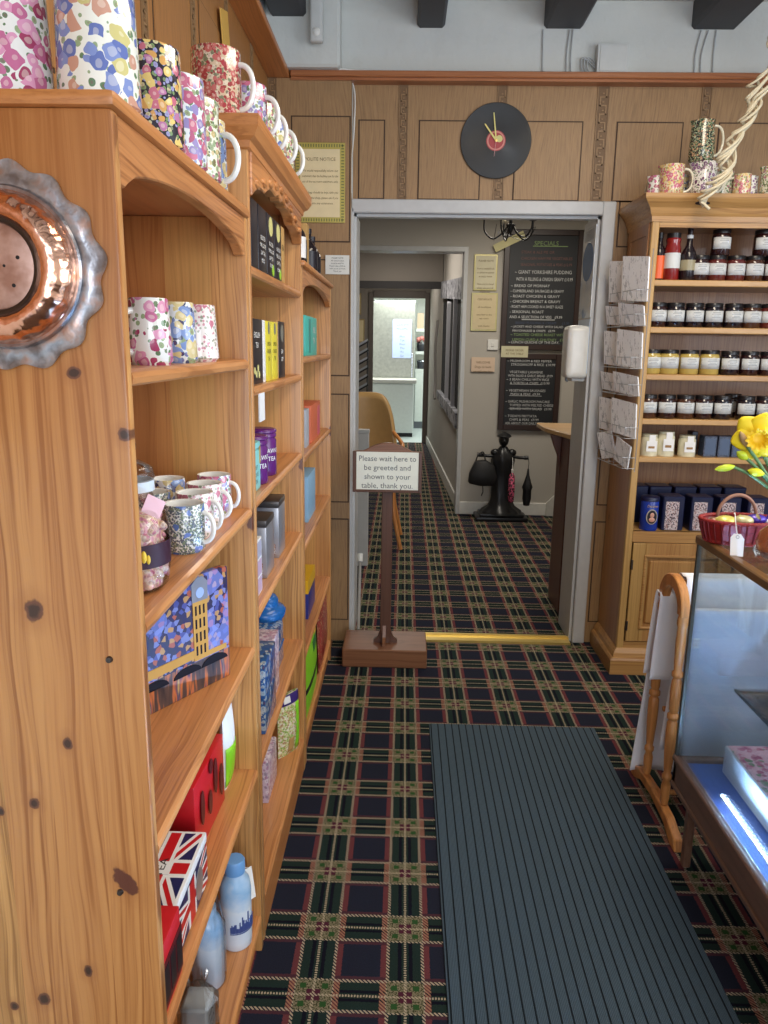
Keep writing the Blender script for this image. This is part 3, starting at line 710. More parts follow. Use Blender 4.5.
def wr_near(r, lines, size, x, y, ztop, mat, wdt=None, name='lettering'):
    return writing(lines, size, (x, y, ztop), r, mat, name, wdt=wdt, local=True)
def P_(nm, rgb=0, rough=.35, metal=0):
    if nm not in M: M[nm] = plain(nm, rgb, rough, metal)
    return M[nm]
P_('black card', (30, 26, 34)); P_('white ink', (232, 230, 224), .6); P_('lime ink', (150, 200, 50), .5); P_('cream label', (206, 200, 130), .5)
P_('kraft', (186, 146, 86), .7); P_('yellow card', (222, 208, 60)); P_('turquoise', (70, 190, 176)); P_('purple tin', (92, 34, 104), .25)
P_('pale turquoise', (132, 208, 204), .3); P_('mauve lid', (176, 140, 160), .3); P_('silver tin', (168, 168, 172), .28, .6); P_('black ink', (30, 28, 28), .6)
P_('royal blue', (24, 92, 156), .25); P_('navy tin', (28, 62, 104), .3); P_('lilac card', (196, 172, 186), .5); P_('orange card', (206, 104, 70), .5)
P_('sky card', (134, 176, 206), .5); P_('red', (196, 26, 34), .35); P_('flag blue', (32, 36, 84), .35); P_('white', (232, 230, 226), .4)
P_('lime', (140, 214, 40), .35); P_('violet', (58, 40, 110), .35); P_('gold', (206, 170, 80), .35, .5)
M['navy_pat'] = F('navy tin with silver scrolls', (28, 84, 140), 21, (36, .34, [(150, 170, 180), (40, 60, 100), (176, 180, 180)], .5), rough=.3)
M['lilac_pat'] = F('lilac wrapper with roses', (206, 184, 196), 22, (40, .36, [(180, 130, 160), (160, 140, 160), (226, 210, 216)], .7), rough=.5)
# row 1 of the tall bookcase
GT = 'black tea cartons on the top shelf of the tall bookcase'
z = 1.566
for k, (a, c, lab) in enumerate(((1.60, 1.675, 'nearest black tea carton, mostly hidden by the bookcase post'), (1.685, 1.755, 'second black tea carton from the post, purple sheen'), (1.765, 1.865, 'black tea carton with a plain lid and white writing'), (1.875, 1.975, 'black tea carton with an oval cream label and green leaf, nearer of the two'), (1.985, 2.085, 'black tea carton with an oval cream label and green leaf, beside the brown packet'))):
    r = packet('tea_carton', lab, 'carton', -.328, .075, a, c, z, .146, M['black card'], GT)
    if k >= 3: stick(r, 'label', M['cream label'], .075, -.026, .026, .098, .142, shape='oval'); stick(r, 'leaf_print', M['lime ink'], .075, .012, .040, .008, .035, shape='oval')
    if k >= 2: wr(r, ['SELECTED', 'FINE LOOSE', 'LEAF TEA', 'BLEND'], .013, .0385, 0, .088, M['white ink'], .085); 
r = packet('kraft_packet', 'brown paper packet ending the black carton row', 'packet', -.332, .07, 2.105, 2.165, z, .15, M['kraft'])
wr(r, ['TEA'], .02, .0355, 0, .11, M['black ink'], .05)
# row 2
z = 1.322
r = packet('tea_carton', 'black tea carton with small white flowers on the second shelf', 'carton', -.330, .075, 1.66, 1.80, z, .143, M['black card'])
for y_, z_ in ((-.03, .03), (-.01, .022), (.01, .035), (.022, .02)): stick(r, 'flower_print', M['cream label'], .075, y_-.008, y_+.008, z_-.008, z_+.008, shape='oval')
wr(r, ['ENGLISH', 'TEA'], .018, .0385, 0, .12, M['white ink'], .1)
r = packet('white_tin', 'slim white tin between the black and yellow cartons', 'tin', -.330, .07, 1.808, 1.838, z, .143, P_('white', 0), None); 
GY = 'yellow cartons on the second shelf'
for a, c, lab in ((1.846, 1.925, 'nearer of the two yellow cartons'), (1.933, 2.012, 'further of the two yellow cartons')):
    r = packet('yellow_carton', lab, 'carton', -.330, .07, a, c, z, .143, M['yellow card'], GY)
    stick(r, 'seal', P_('grey seal', (120, 120, 110)), .07, -.012, .012, .112, .141, shape='oval'); wr(r, ['LEMON', 'GINGER', 'TEA'], .014, .0355, 0, .098, M['black ink'], .07)
packet('orange_carton', 'narrow orange edged carton after the yellow pair', 'carton', -.332, .07, 2.018, 2.04, z, .148, M['kraft'])
r = packet('tea_carton', 'black carton with a grey oval standing last on the second shelf', 'carton', -.332, .07, 2.05, 2.15, z, .148, M['black card']); stick(r, 'label', P_('grey seal', 0), .07, -.022, .022, .095, .14, shape='oval'); wr(r, ['EARL', 'GREY'], .016, .0355, 0, .08, M['white ink'], .08)
tag(B().box(-.312, 1.64, 1.245, -.309, 1.70, 1.306).obj('shelf_ticket', M['white']), 'small blank white ticket hanging from the second shelf edge', 'ticket')
# row 3: tins
z = 1.083
def round_tin(name, label, x, y, z0, r, h, mat, lidm, group=None):
    t = thing(name, (x, y, z0), label, 'tin', group)
    B().lathe([(0, 0), (r-.002, 0), (r, .002), (r, h-.028), (r-.003, h-.024), (r-.003, h-.02)], seg=36).obj('body', mat, t, smooth=50)
    B().lathe([(r-.003, h-.022), (r, h-.020), (r, h-.012), (r-.002, h-.010), (r+.001, h-.008), (r+.001, h-.003), (r-.002, h), (0, h)], seg=36).obj('lid', lidm, t, smooth=50)
    return t
r = packet('turquoise_tin', 'pale turquoise tea tin at the front of the third shelf', 'tin', -.328, .085, 1.615, 1.735, z, .112, M['pale turquoise'], bev=.006, lid=M['pale turquoise'])
wr(r, ['BEST', 'LOOSE', 'TEA'], .013, .0432, .01, .064, M['black ink'], .09); stick(r, 'gold_edge', M['gold'], .085, .045, .058, .06, .105)
for x, y, h, lab in ((-.366, 1.80, .115, 'purple tea tin next to the turquoise one'), (-.366, 1.925, .118, 'purple tea tin furthest along the third shelf')):
    t = round_tin('purple_tin', lab, x, y, z, .043, h, M['purple tin'], M['purple tin'], 'purple tea tins')
    a = writing(["DAWN'S", 'TEA'], .016, (0, 0, 0), t, M['white ink'], local=True, wdt=.05)
    for v in a.data.vertices:
        u, dz = v.co.x, v.co.z; ang = -.55+u/.043; v.co = ((.0434)*math.cos(ang), .0434*math.sin(ang), .075+dz)
round_tin('mauve_tin', 'wide mauve lidded tin behind the purple tins', -.45, 1.93, z, .055, .130, P_('cream tin', (196, 186, 160)), M['mauve lid'])
# row 4: silver tins
z = .832
r = packet('striped_tin', 'slim white tin with black edge and pink panels, nearest on the fourth shelf', 'tin', -.330, .05, 1.60, 1.74, z, .135, M['white'], bev=.003)
stick(r, 'picture_panel', P_('pink panel', (190, 160, 180)), .05, -.06, .06, .006, .042); stick(r, 'picture_panel', M['pink panel'], .05, -.06, .06, .048, .085); stick(r, 'picture_panel', P_('grey panel', (170, 166, 180)), .05, -.06, .06, .091, .13)
B().box(-.018, -.0708, .004, .018, -.07, .131).obj('black_stripe', M['black card'], r)
packet('yellow_book', 'thin yellow booklet beside the striped tin', 'book', -.385, .05, 1.60, 1.63, z, .125, M['yellow card'])
GS = 'silver caddies on the fourth shelf'
for a, c, x1, lab, hh in ((1.83, 1.94, -.335, 'nearer silver caddy with dark lid and brown floral foot', .150), (2.02, 2.13, -.335, 'further silver caddy with dark lid against the bookcase end', .160)):
    r = packet('silver_caddy', lab, 'tin', x1, .10, a, c, z, hh, M['silver tin'], GS, bev=.003, lid=P_('dark pewter', (84, 80, 78), .3, .6))
    B().box(-.04, -.0558, .01, .04, -.055, .04).obj('floral_print', F('brown sprig', (200, 196, 190), 23, (110, .4, [(150, 90, 70), (190, 150, 120)], .7)), r)
# row 5
z = .472
t = thing('blue_lidded_jar', (-.415, 2.20, z), 'bright blue swirl topped jar behind the navy tins', 'jar')
B().lathe([(0, 0), (.05, 0), (.056, .01), (.056, .11), (.05, .12)], seg=32).obj('body', M['royal blue'], t, smooth=50)
B().lathe([(.060, .118), (.066, .128), (.066, .145), (.058, .157), (.046, .161), (.044, .168), (.046, .178), (.038, .190), (.02, .199), (0, .201)], seg=32, fn=lambda a, r, z: 1+.03*math.sin(a*3+z*90)).obj('lid', M['royal blue'], t, smooth=60)
r = packet('patterned_box', 'blue cased tin with silver scroll top lying behind the stacked tins', 'tin', -.350, .09, 2.05, 2.17, z, .125, M['navy_pat'], bev=.01); B().box(-.047, -.062, .058, .047, .062, .066, .003).obj('blue_band', M['royal blue'], r)
GN = 'navy and silver floral tins stacked on the fifth shelf'
packet('scroll_tin', 'lower navy tin with silver scrolls in the stack', 'tin', -.322, .085, 1.70, 1.86, z, .092, M['navy_pat'], GN, bev=.004)
packet('scroll_tin', 'upper navy tin with silver scrolls in the stack', 'tin', -.322, .085, 1.70, 1.86, z+.0925, .090, M['navy_pat'], GN, bev=.004)
packet('lilac_packet', 'lilac rose packet standing just beyond the navy stack', 'packet', -.334, .06, 1.885, 1.985, z, .165, M['lilac_pat'])
packet('lilac_packet', 'lilac rose packet upright behind the navy stack', 'packet', -.43, .04, 1.80, 1.88, z, .200, M['lilac_pat'])
# bottom shelf of tall bookcase
z = .118
r = packet('lilac_box', 'lilac box with a round badge on the bottom shelf', 'box', -.365, .09, 1.95, 2.10, z, .13, M['lilac_pat'], bev=.004); B().lathe([(0, .001), (.03, .001), (.03, 0)], (-.0, -.0752, .04), 24, 'Y').obj('badge', M['lilac card'], r)
def pouch(name, label, loc, w, h, d, mats, rz=0, lean=0):
    r = thing(name, loc, label, 'packet', rz=rz)
    def fn(sgn):
        def f(u, v):
            bl = math.sin(PI*min(1, max(0, u)))**.5*math.sin(PI*min(1, v*.94+.03))**.6
            return (sgn*(d/2)*bl - lean*v*h, (u-.5)*w, v*h)
        return f
    bb = B().grid(fn(1), 12, 16); bb.mat(0).grid(fn(-1), 12, 16)
    bmesh.ops.remove_doubles(bb.bm, verts=bb.bm.verts, dist=.0004)
    bb.obj('bag', mats[0], r, smooth=60)
    return r, fn(1)
def on_pouch(r, f, name, mat, u0, u1, v0, v1, off=.0012):
    bb = B().grid(lambda a, c: (lambda p: (p[0]+off, p[1], p[2]))(f(u0+(u1-u0)*a, v0+(v1-v0)*c)), 8, 8)
    return bb.obj(name, mat, r, smooth=60, solid=.0006)
M['sweetbag'] = F('cream bag with biscuits', (212, 206, 150), 24, (70, .42, [(150, 190, 60), (196, 150, 90), (236, 226, 200)], .6), rough=.3)
r, f = pouch('snack_bag', 'lime and cream snack bag with a violet header on the bottom shelf', (-.350, 2.23, z), .095, .21, .040, [M['sweetbag']], rz=-.6)
on_pouch(r, f, 'header', M['violet'], .03, .97, .84, .99); on_pouch(r, f, 'green_edge', M['lime'], .72, .96, .05, .83); on_pouch(r, f, 'badge', M['white ink'], .2, .5, .87, .97, .002); on_pouch(r, f, 'cone_print', M['kraft'], .35, .6, .06, .3, .002)

# furthest bookcase stock
z = 1.656
def bottle(name, label, loc, r0, h, mat, capm, lab=None, labm=None, neck=.35, group=None, cat='bottle', nr=.38, lh=(.12, .5)):
    t = thing(name, loc, label, cat, group)
    hb_ = h*(1-neck)
    B().lathe([(0, 0), (r0*.9, 0), (r0, .004), (r0, hb_*.82), (r0*.86, hb_*.93), (r0*nr*1.2, hb_+h*neck*.18), (r0*nr, hb_+h*neck*.4), (r0*nr, h*.93)], seg=24).obj('body', mat, t, smooth=50)
    B().lathe([(r0*nr, h*.88), (r0*nr+.0015, h*.885), (r0*nr+.0015, h-.001), (0, h)], seg=24).obj('cap', capm, t, smooth=50)
    if labm: B().lathe([(r0+.0003, h*lh[0]), (r0+.0009, h*lh[0]), (r0+.0009, h*lh[1]), (r0+.0003, h*lh[1])], seg=24).obj('label', labm, t, smooth=50)
    return t
P_('dark bottle', (34, 26, 30), .15); P_('copper foil', (168, 104, 62), .3, .6)
bottle('cordial_bottle', 'dark bottle with a white label on the furthest bookcase', (-.352, 2.50, z), .036, .165, M['dark bottle'], M['black card'], labm=M['white'])
bottle('cordial_bottle', 'copper capped bottle behind the white labelled one', (-.362, 2.62, z), .034, .17, M['dark bottle'], M['copper foil'], labm=M['black card'])
packet('kraft_packet', 'tall tan packet between the bottles on the low bookcase', 'packet', -.338, .06, 2.70, 2.76, z, .155, M['kraft'])
bottle('cordial_bottle', 'black bottle nearer of the last pair on the low bookcase', (-.352, 2.83, z), .036, .155, M['dark bottle'], M['black card'], labm=M['black card'])
bottle('cordial_bottle', 'black bottle at the far end of the low bookcase', (-.352, 2.95, z), .034, .145, M['dark bottle'], M['black card'], labm=M['black card'])
r = packet('teal_carton', 'teal carton on the first shelf of the furthest bookcase', 'carton', -.335, .08, 2.62, 2.96, 1.373, .135, M['turquoise'], bev=.002); wr(r, ['PURE', 'TEA'], .03, .0405, .08, .11, M['white ink'], .1); stick(r, 'panel', P_('teal dark', (54, 150, 140)), .08, -.08, -.02, .01, .125)
r = packet('grey_carton', 'pale grey carton next to the orange one', 'carton', -.333, .05, 2.60, 2.69, 1.062, .13, P_('pale grey card', (170, 176, 184), .5))
r = packet('orange_carton', 'orange and pink carton on the second shelf of the furthest bookcase', 'carton', -.330, .08, 2.72, 3.02, 1.062, .135, M['orange card']); stick(r, 'panel', P_('pink print', (206, 90, 110)), .08, .06, .14, .01, .12)
packet('sky_blue_packet', 'sky blue packet alone on the third shelf of the furthest bookcase', 'packet', -.342, .05, 2.72, 2.95, .770, .17, M['sky card'])
r = packet('yellow_topped_box', 'blue box with a yellow top on the fourth shelf', 'box', -.342, .06, 2.70, 2.92, .400, .15, P_('deep blue', (40, 50, 130)), lid=None); B().box(-.031, -.111, .10, .031, .111, .151).obj('yellow_top', P_('amber', (230, 180, 40)), r)
M['redbag'] = F('red festive bag', (170, 36, 40), 25, (55, .3, [(220, 190, 120), (120, 20, 26)], .4), rough=.35)
r, f = pouch('gift_bag', 'lime green bag with dark stripe on the furthest bottom shelf', (-.328, 2.66, .098), .38, .26, .03, [M['lime']], lean=.03)
on_pouch(r, f, 'stripe', M['black card'], .02, .98, .36, .43); on_pouch(r, f, 'leaf', P_('leaf green', (20, 120, 60)), .55, .9, .7, .85); on_pouch(r, f, 'bell', M['yel'], .75, .9, .85, .97, .002)
r, f = pouch('gift_bag', 'red patterned bag at the far end of the bottom shelf', (-.324, 3.06, .098), .36, .30, .03, [M['redbag']], lean=.03)

# ---------------------------------------------------------------- nearest bookcase, lower shelves
def picture_mat():
    n = NT('dusk painting print'); o = n.obj(); X, Z = n.xyz[0], n.xyz[2]
    v = n.node('ShaderNodeTexVoronoi', {'Vector': n.vec(n.mul(X, 1.0), n.mul(n.xyz[1], 1.0), n.mul(Z, 1.0)), 'Scale': 110})
    sp = n.node('ShaderNodeSeparateColor', {0: v.outputs['Color']}).outputs
    lo = n.ramp(sp[0], [(0, (.03, .02, .08)), (.3, (.09, .10, .35)), (.45, (.25, .28, .60)), (.62, (.55, .13, .05)), (.75, (.65, .35, .10)), (.87, (.04, .03, .06))], 'CONSTANT')
    big = n.noise(o, 14, 2)
    col = n.mix(n.gt(big, .52), n.mix(.35, lo, (.02, .015, .05)), n.mix(.65, lo, (.16, .20, .50)))
    refl = n.ramp(n.noise(n.vec(n.mul(n.xyz[1], 60), 0, n.mul(Z, 9)), 1, 2), [(.3, (.02, .02, .03)), (.48, (.10, .06, .05)), (.55, (.55, .16, .05)), (.64, (.05, .05, .12)), (.75, (.45, .30, .12))])
    col = n.mix(n.lt(Z, .060), col, refl)
    return n.done(col, .42, spec=.25)
M['paint'] = picture_mat()
# flat tin propped against the back: near end deep in the shelf, far end at the shelf lip
PA, PB = Vector((-.500, 1.115, 0)), Vector((-.336, 1.395, 0)); d_ = PB-PA; yaw = math.atan2(d_.y, d_.x)
tp = thing('picture_tin', (*((PA+PB)/2).xy, .770), 'large flat tin printed with a bright dusk townscape and lit tower', 'tin', rz=yaw-PI/2)
Lh = d_.length/2
B().box(-.012, -Lh, 0, .006, Lh, .225, .004, seg=2).obj('body', M['paint'], tp, smooth=40)
P_('ochre print', (190, 144, 74), .7); P_('pale blue print', (150, 170, 210), .7); P_('dark print', (24, 20, 28), .7)
for k_ in ('ochre print', 'dark print'): M[k_].node_tree.nodes['Principled BSDF'].inputs['Specular IOR Level'].default_value = .15
tw = B().box(.0058, .068, .062, .0074, .104, .190).obj('tower_print', M['ochre print'], tp)
B().box(.0070, .066, .176, .0078, .106, .208).prism([(.064, .208), (.108, .208), (.094, .222), (.078, .222)], 'YZ', .0070, .0078).obj('tower_top_print', P_('grey stone print', (120, 120, 128), .6), tp)
B().lathe([(0, .001), (.010, .001), (.010, 0)], (.0076, .086, .192), 20, 'X').obj('clock_print', M['pale blue print'], tp)
bb = B()
for k in range(3):
    for q in range(4): bb.box(.0074, .073+k*.010, .072+q*.026, .0079, .077+k*.010, .090+q*.026)
bb.obj('window_print', M['dark print'], tp)
B().prism([(-Lh+.01, .060), (.068, .068), (.068, .084), (-Lh+.01, .080)], 'YZ', .0058, .0072).obj('bridge_print', M['ochre print'], tp)
B().box(.0058, .104, .062, .0070, Lh-.01, .072).obj('bridge_print', M['ochre print'], tp)
for c_ in (-.11, -.03, .05, .12): B().prism([(c_-.034, .045)] + [(c_+.034*math.cos(PI-PI*i/10), .043+.016*math.sin(PI*i/10)) for i in range(11)] + [(c_+.034, .045)], 'YZ', .0058, .0076).obj('arch_print', M['dark print'], tp)
# shelf D
z = .478
r = packet('red_box', 'red telephone box shaped tin lowest at the near end of the shelf', 'tin', -.318, .12, .885, .972, z, .115, M['red'], bev=.004)
B().box(-.045, -.0445, .012, .052, -.0435, .09).obj('end_print', P_('dark red', (90, 16, 24)), r)
stick(r, 'dark_print', P_('dark red', (90, 16, 24)), .12, -.045, .045, .01, .085); 
for k in range(3): stick(r, 'pane_print', M['black card'], .12, -.04+.029*k, -.018+.029*k, .02, .075, .0014)
UJ = 1
uj = thing('flag_tin', (-.380, 1.075, z), 'hinged tin covered with red, white and blue flags', 'tin')
uj.scale = (.9, 1.30, .72)
FM = [M['flag blue'], M['white'], M['red']]
B().box(-.055, -.075, 0, .055, .075, .125, .006, seg=2).obj('body', M['flag blue'], uj, smooth=40)
B().box(-.0565, -.0765, .108, .0565, .0765, .134, .006, seg=2).obj('lid', M['white'], uj, smooth=40)
def flagmesh(w, h, Mx, name):
    bb = B(); bb.mat(0).prism([(-w/2, -h/2), (w/2, -h/2), (w/2, h/2), (-w/2, h/2)], 'XY', 0, .0002)
    for m, P, l in flag(w, h): bb.mat(m).prism(P, 'XY', 0, l)
    bb.xf(Mx); bb.obj(name, FM, uj)
flagmesh(.140, .100, Matrix.Translation((0, 0, .134)) @ Matrix.Rotation(PI/2, 4, 'Z'), 'lid_flag')
flagmesh(.145, .104, Matrix.Translation((.0552, 0, .054)) @ Matrix(((0, 0, 1, 0), (1, 0, 0, 0), (0, 1, 0, 0), (0, 0, 0, 1))), 'front_flag')
flagmesh(.104, .104, Matrix.Translation((0, -.0752, .054)) @ Matrix.Rotation(PI/2, 4, 'X'), 'end_flag')
B().box(-.02, -.012, .1352, .02, .012, .136).obj('title_plate', M['white'], uj)
b = B(); b.join(text_bm(['TEA'], .02), Matrix.Translation((-.003, 0, .1363)) @ Matrix.Rotation(PI/2, 4, 'Z') @ Matrix.Rotation(-PI/2, 4, 'X') @ Matrix.Translation((0, 0, .009))); b.obj('lettering', M['black ink'], uj)
B().lathe([(0, .001), (1, .001), (1, 0)], seg=24, axis='X').xf(Matrix.Translation((.0566, .03, .055)) @ Matrix.Diagonal((1, .016, .04, 1))).obj('oval_badge', M['silver tin'], uj)
r = packet('red_tin', 'tall bright red tin with dark figures beyond the flag tin', 'tin', -.360, .05, 1.22, 1.42, z, .150, M['red'], bev=.004, yaw=-.03)
for y_, z0_, z1_ in ((-.06, .05, .12), (-.01, .04, .09), (.03, .06, .135), (.07, .03, .10), (.0, .12, .15)): stick(r, 'figure_print', M['dark red'], .055, y_-.012, y_+.012, z0_, z1_, shape='oval')
r, f = pouch('green_pouch', 'white and lime pouch at the far end beside the red tin', (-.365, 1.485, z), .075, .19, .03, [P_('white', 0)])
on_pouch(r, f, 'green_base', M['lime'], .02, .98, .03, .5)
# bottom shelf
z = .098
M['skybottle'] = (lambda n: n.done(n.ramp(n.add(n.mul(n.noise(n.obj(), 16, 3), .5), n.mul(n.xyz[2], 2.0)), [(.2, srgb(206, 220, 236)), (.42, srgb(222, 230, 238)), (.55, srgb(150, 190, 226)), (.75, srgb(206, 222, 238))]), .22, coat=.4))(NT('sky blue bottle print'))
t = thing('blue_flask', (-.350, 1.455, z), 'slim sky blue flask printed with a waterside skyline, paper tag at its neck', 'flask')
B().lathe([(0, 0), (.031, 0), (.034, .004), (.0345, .02), (.0345, .140), (.031, .160), (.021, .176), (.020, .182)], seg=36).obj('body', M['skybottle'], t, smooth=50)
B().lathe([(.020, .178), (.0225, .180), (.0225, .207), (.020, .211), (0, .212)], seg=36).obj('cap', P_('flask cap blue', (110, 160, 214), .4), t, smooth=50)
bb = B(); rr = random.Random(3)
for k in range(26):
    a = -1.7+k*.085; h = .010+rr.random()*.018+(.022 if k in (9, 14) else 0)
    x_, y_ = .0348*math.cos(a), .0348*math.sin(a)
    bb.box(x_-.0013, y_-.0013, .050, x_+.0013, y_+.0013, .050+h)
    bb.box(x_-.0012, y_-.0012, .046, x_+.0012, y_+.0012, .048)
bb.obj('skyline_print', P_('ink blue', (70, 90, 150)), t)
tg = B().box(-.0004, -.014, -.066, .0004, .014, 0); tg.xf(Matrix.Translation((.022, .026, .168)) @ Matrix.Rotation(-.35, 4, 'X') @ Matrix.Rotation(-.2, 4, 'Y') @ Matrix.Rotation(-.5, 4, 'Z')); tg.obj('tag', M['white'], t)
B().tube([(.018, .008, .182), (.024, .018, .176), (.024, .026, .166)], .0006, 5).obj('string', M['white'], t)
t = thing('wrapped_flask', (-.385, 1.345, z), 'pale flask in clear wrap standing behind the skyline flask', 'flask')
B().lathe([(0, 0), (.031, 0), (.0335, .004), (.0335, .125), (.028, .15), (.02, .16), (.02, .18), (0, .181)], seg=30).obj('body', M['skybottle'], t, smooth=50)
B().lathe([(.036, 0), (.037, .13), (.03, .165), (.026, .20)], seg=14, fn=lambda a, r, z: 1+.05*math.sin(a*5+z*40)).obj('clear_wrap', M['cello'], t)
t = thing('wrapped_gift', (-.372, 1.215, z), 'small grey gift in clear crinkled wrap on the bottom shelf', 'gift')
t.scale = (.75, .75, .72)
B().box(-.035, -.04, 0, .035, .04, .12, .006).obj('box', P_('grey print', (150, 150, 146)), t)
wr(t, ['MINT', 'TEA', 'GIFT'], .022, .0358, 0, .10, M['black ink'], .06)
B().lathe([(.052, 0), (.055, .06), (.053, .12), (.02, .16), (.03, .19)], seg=14, fn=lambda a, r, z: 1+.06*math.sin(a*4+z*60)).obj('clear_wrap', M['cello'], t)

# ---------------------------------------------------------------- pine cupboard with jars on the right
CX0, CX1, CY0, CY1 = .968, 1.90, 3.20, 3.53
CP = (176, 132, 78)
M['cab_z'] = pine('cupboard pine upright', CP, 'Z', 'X', strip=.12, off=(2, 9, 0), contrast=.8, knotty=False)
M['cab_side'] = pine('cupboard pine side', (166, 114, 66), 'Z', 'Y', strip=.11, off=(2, 9, 0), contrast=.8)
M['cab_x'] = pine('cupboard pine rail', CP, 'X', 'Z', strip=1, contrast=.7, knotty=False)
M['cab_shelf'] = pine('cupboard pine shelf', (186, 142, 88), 'X', 'Y', strip=1, contrast=.6, knotty=False)
M['cab_back'] = pine('cupboard back boards', (158, 108, 66), 'Z', 'X', strip=.095, off=(4, 2, 0), contrast=.8)
cb = thing('jar_cupboard', ((CX0+CX1)/2, 3.36, 0), 'tall pine dresser stacked with jars beside the doorway', 'dresser')
B().box(CX0, CY0, .06, CX0+.03, CY0+.025, 1.92, .003).box(CX1-.03, CY0, .06, CX1, CY0+.025, 1.92, .003).obj('front_upright', M['cab_z'], cb, world=True)
for k, x in enumerate((CX0, CX1-.02)): B().box(x, CY0+.025, .06, x+.02, CY1, 1.92).obj('side_panel', M['cab_side'], cb, world=True)
B().box(CX0+.02, CY1-.012, .06, CX1-.02, CY1, 1.92).obj('back_panel', M['cab_back'], cb, world=True)
B().box(CX0+.03, CY0+.002, 1.885, CX1-.03, CY0+.022, 1.93).obj('top_rail', M['cab_x'], cb, world=True)
B().rings(CX0, CY0, CX1, CY1, [(0, 1.905), (.004, 1.905), (.006, 1.925), (.012, 1.935), (.020, 1.955), (.038, 1.975), (.045, 1.985), (.047, 1.990), (.047, 2.004), (0, 2.004)], 'LRF').obj('cornice', M['cab_x'], cb, world=True)
# frame and panel detail on the side
B().box(CX0-.004, CY0+.03, 1.60, CX0, CY0+.06, 1.905).box(CX0-.004, CY1-.06, 1.60, CX0, CY1-.03, 1.905).box(CX0-.004, CY0+.06, 1.86, CX0, CY1-.06, 1.905).obj('side_frame', M['cab_side'], cb, world=True)
CS = [1.686, 1.502, 1.313, 1.130, .970, .648]
for z in CS:
    B().box(CX0+.02, CY0+.004, z-.024, CX1-.02, CY1-.012, z, .003).obj('shelf', M['cab_shelf'], cb, world=True)
B().box(CX0+.03, CY0, .60, CX1-.03, CY0+.02, .648).box(CX0+.03, CY0+.002, .115, CX1-.03, CY0+.022, .145).obj('door_rail', M['cab_x'], cb, world=True)
B().rings(CX0, CY0, CX1, CY1, [(.030, 0), (.030, .065), (.024, .075), (.018, .078), (.014, .095), (.006, .108), (0, .115)], 'LRF').obj('plinth', M['cab_x'], cb, world=True)
def cup_door(x0, x1):
    o = B().box(x0, CY0-.004, .148, x0+.055, CY0+.018, .597, .002).box(x1-.055, CY0-.004, .148, x1, CY0+.018, .597, .002).box(x0+.055, CY0-.004, .148, x1-.055, CY0+.018, .21, .002).box(x0+.055, CY0-.004, .54, x1-.055, CY0+.018, .597, .002).obj('door', M['cab_z'], cb, world=True)
    B().box(x0+.055, CY0+.008, .21, x1-.055, CY0+.016, .54).box(x0+.075, CY0-.002, .23, x1-.075, CY0+.012, .52, .008).obj('door_panel', M['cab_z'], o, world=True)
    m = B()
    for a in ((x0+.055, .205, x1-.055, .217), (x0+.055, .533, x1-.055, .545)): m.box(a[0], CY0-.009, a[1], a[2], CY0+.006, a[3], .003)
    for a in ((x0+.050, .205, x0+.062, .545), (x1-.062, .205, x1-.050, .545)): m.box(a[0], CY0-.009, a[1], a[2], CY0+.006, a[3], .003)
    m.obj('moulding', M['cab_x'], o, world=True)
    for z in (.22, .50): B().box(x0-.005, CY0-.007, z-.022, x0+.005, CY0-.003, z+.022, .001).obj('hinge', M['steel_d'], o, world=True)
    B().lathe([(0, .02), (.010, .018), (.012, .012), (.006, .006), (.006, 0)], (x1-.028, CY0-.004, .38), 16, 'Y').obj('knob', M['cab_x'], o, world=True, smooth=60)
cup_door(1.003, 1.43); cup_door(1.436, 1.865)

# jars
P_('jar lid black', (24, 22, 24), .3); P_('jar label', (206, 208, 206), .5); P_('label line', (120, 124, 130), .6)
def gel(nm, rgb, r=.12): M[nm] = plain(nm, rgb, r, coat=.8, var=.25); return M[nm]
gel('dark jam', (44, 20, 22)); gel('red jam', (92, 34, 30)); gel('brown chutney', (70, 40, 26)); gel('lemon curd', (186, 160, 84)); gel('black jam', (26, 18, 26)); gel('cream filling', (216, 210, 180)); gel('tomato sauce', (130, 26, 26))
def make_jar(fill, r=.037, h=.100, label='jar label'):
    t = thing('jam_jar', (0, 0, 0), 'x', 'jar')
    B().lathe([(0, 0), (r*.9, 0), (r, .004), (r, h*.72), (r*.93, h*.80), (r*.86, h*.84), (r*.86, h*.86)], seg=24).obj('glass', M[fill], t, smooth=50)
    B().lathe([(r*.86, h*.84), (r*.93, h*.845), (r*.94, h*.98), (r*.90, h), (0, h)], seg=24).obj('lid', M['jar lid black'], t, smooth=50)
    a0 = -PI/2-1.15-.1
    lb = B().grid(lambda u, v: ((r+.0006)*math.cos(a0+2.3*u), (r+.0006)*math.sin(a0+2.3*u), h*(.24+.45*v)), 14, 1).obj('label', M[label], t, smooth=60, solid=.0006)
    bb = B()
    for k, zz in enumerate((.60, .54, .47, .41)):
        w_ = (.9, 1.1, .7, 1.0)[k]
        bb.grid(lambda u, v: ((r+.0013)*math.cos(-PI/2-w_/2*.9+w_*.9*u), (r+.0013)*math.sin(-PI/2-w_/2*.9+w_*.9*u), h*(zz+.018*v)), 8, 1)
    bb.obj('label_text', M['label line'], lb)
    return t
protos = {}
def jar(fill, x, y, z, label, group, sc=(1, 1, 1), lab='jar label'):
    key = (fill, lab)
    if key not in protos:
        t = make_jar(fill, label=lab); protos[key] = t; t.location = (x, y, z); t.scale = sc; t['label'] = label; t['group'] = group; return t
    return dup(protos[key], (x, y, z), label, group=group, sc=sc)
ordn = ['leftmost', 'second', 'third', 'fourth', 'fifth', 'sixth', 'seventh', 'eighth', 'ninth', 'tenth']
ga = 'red jam jars on the top shelf of the dresser'
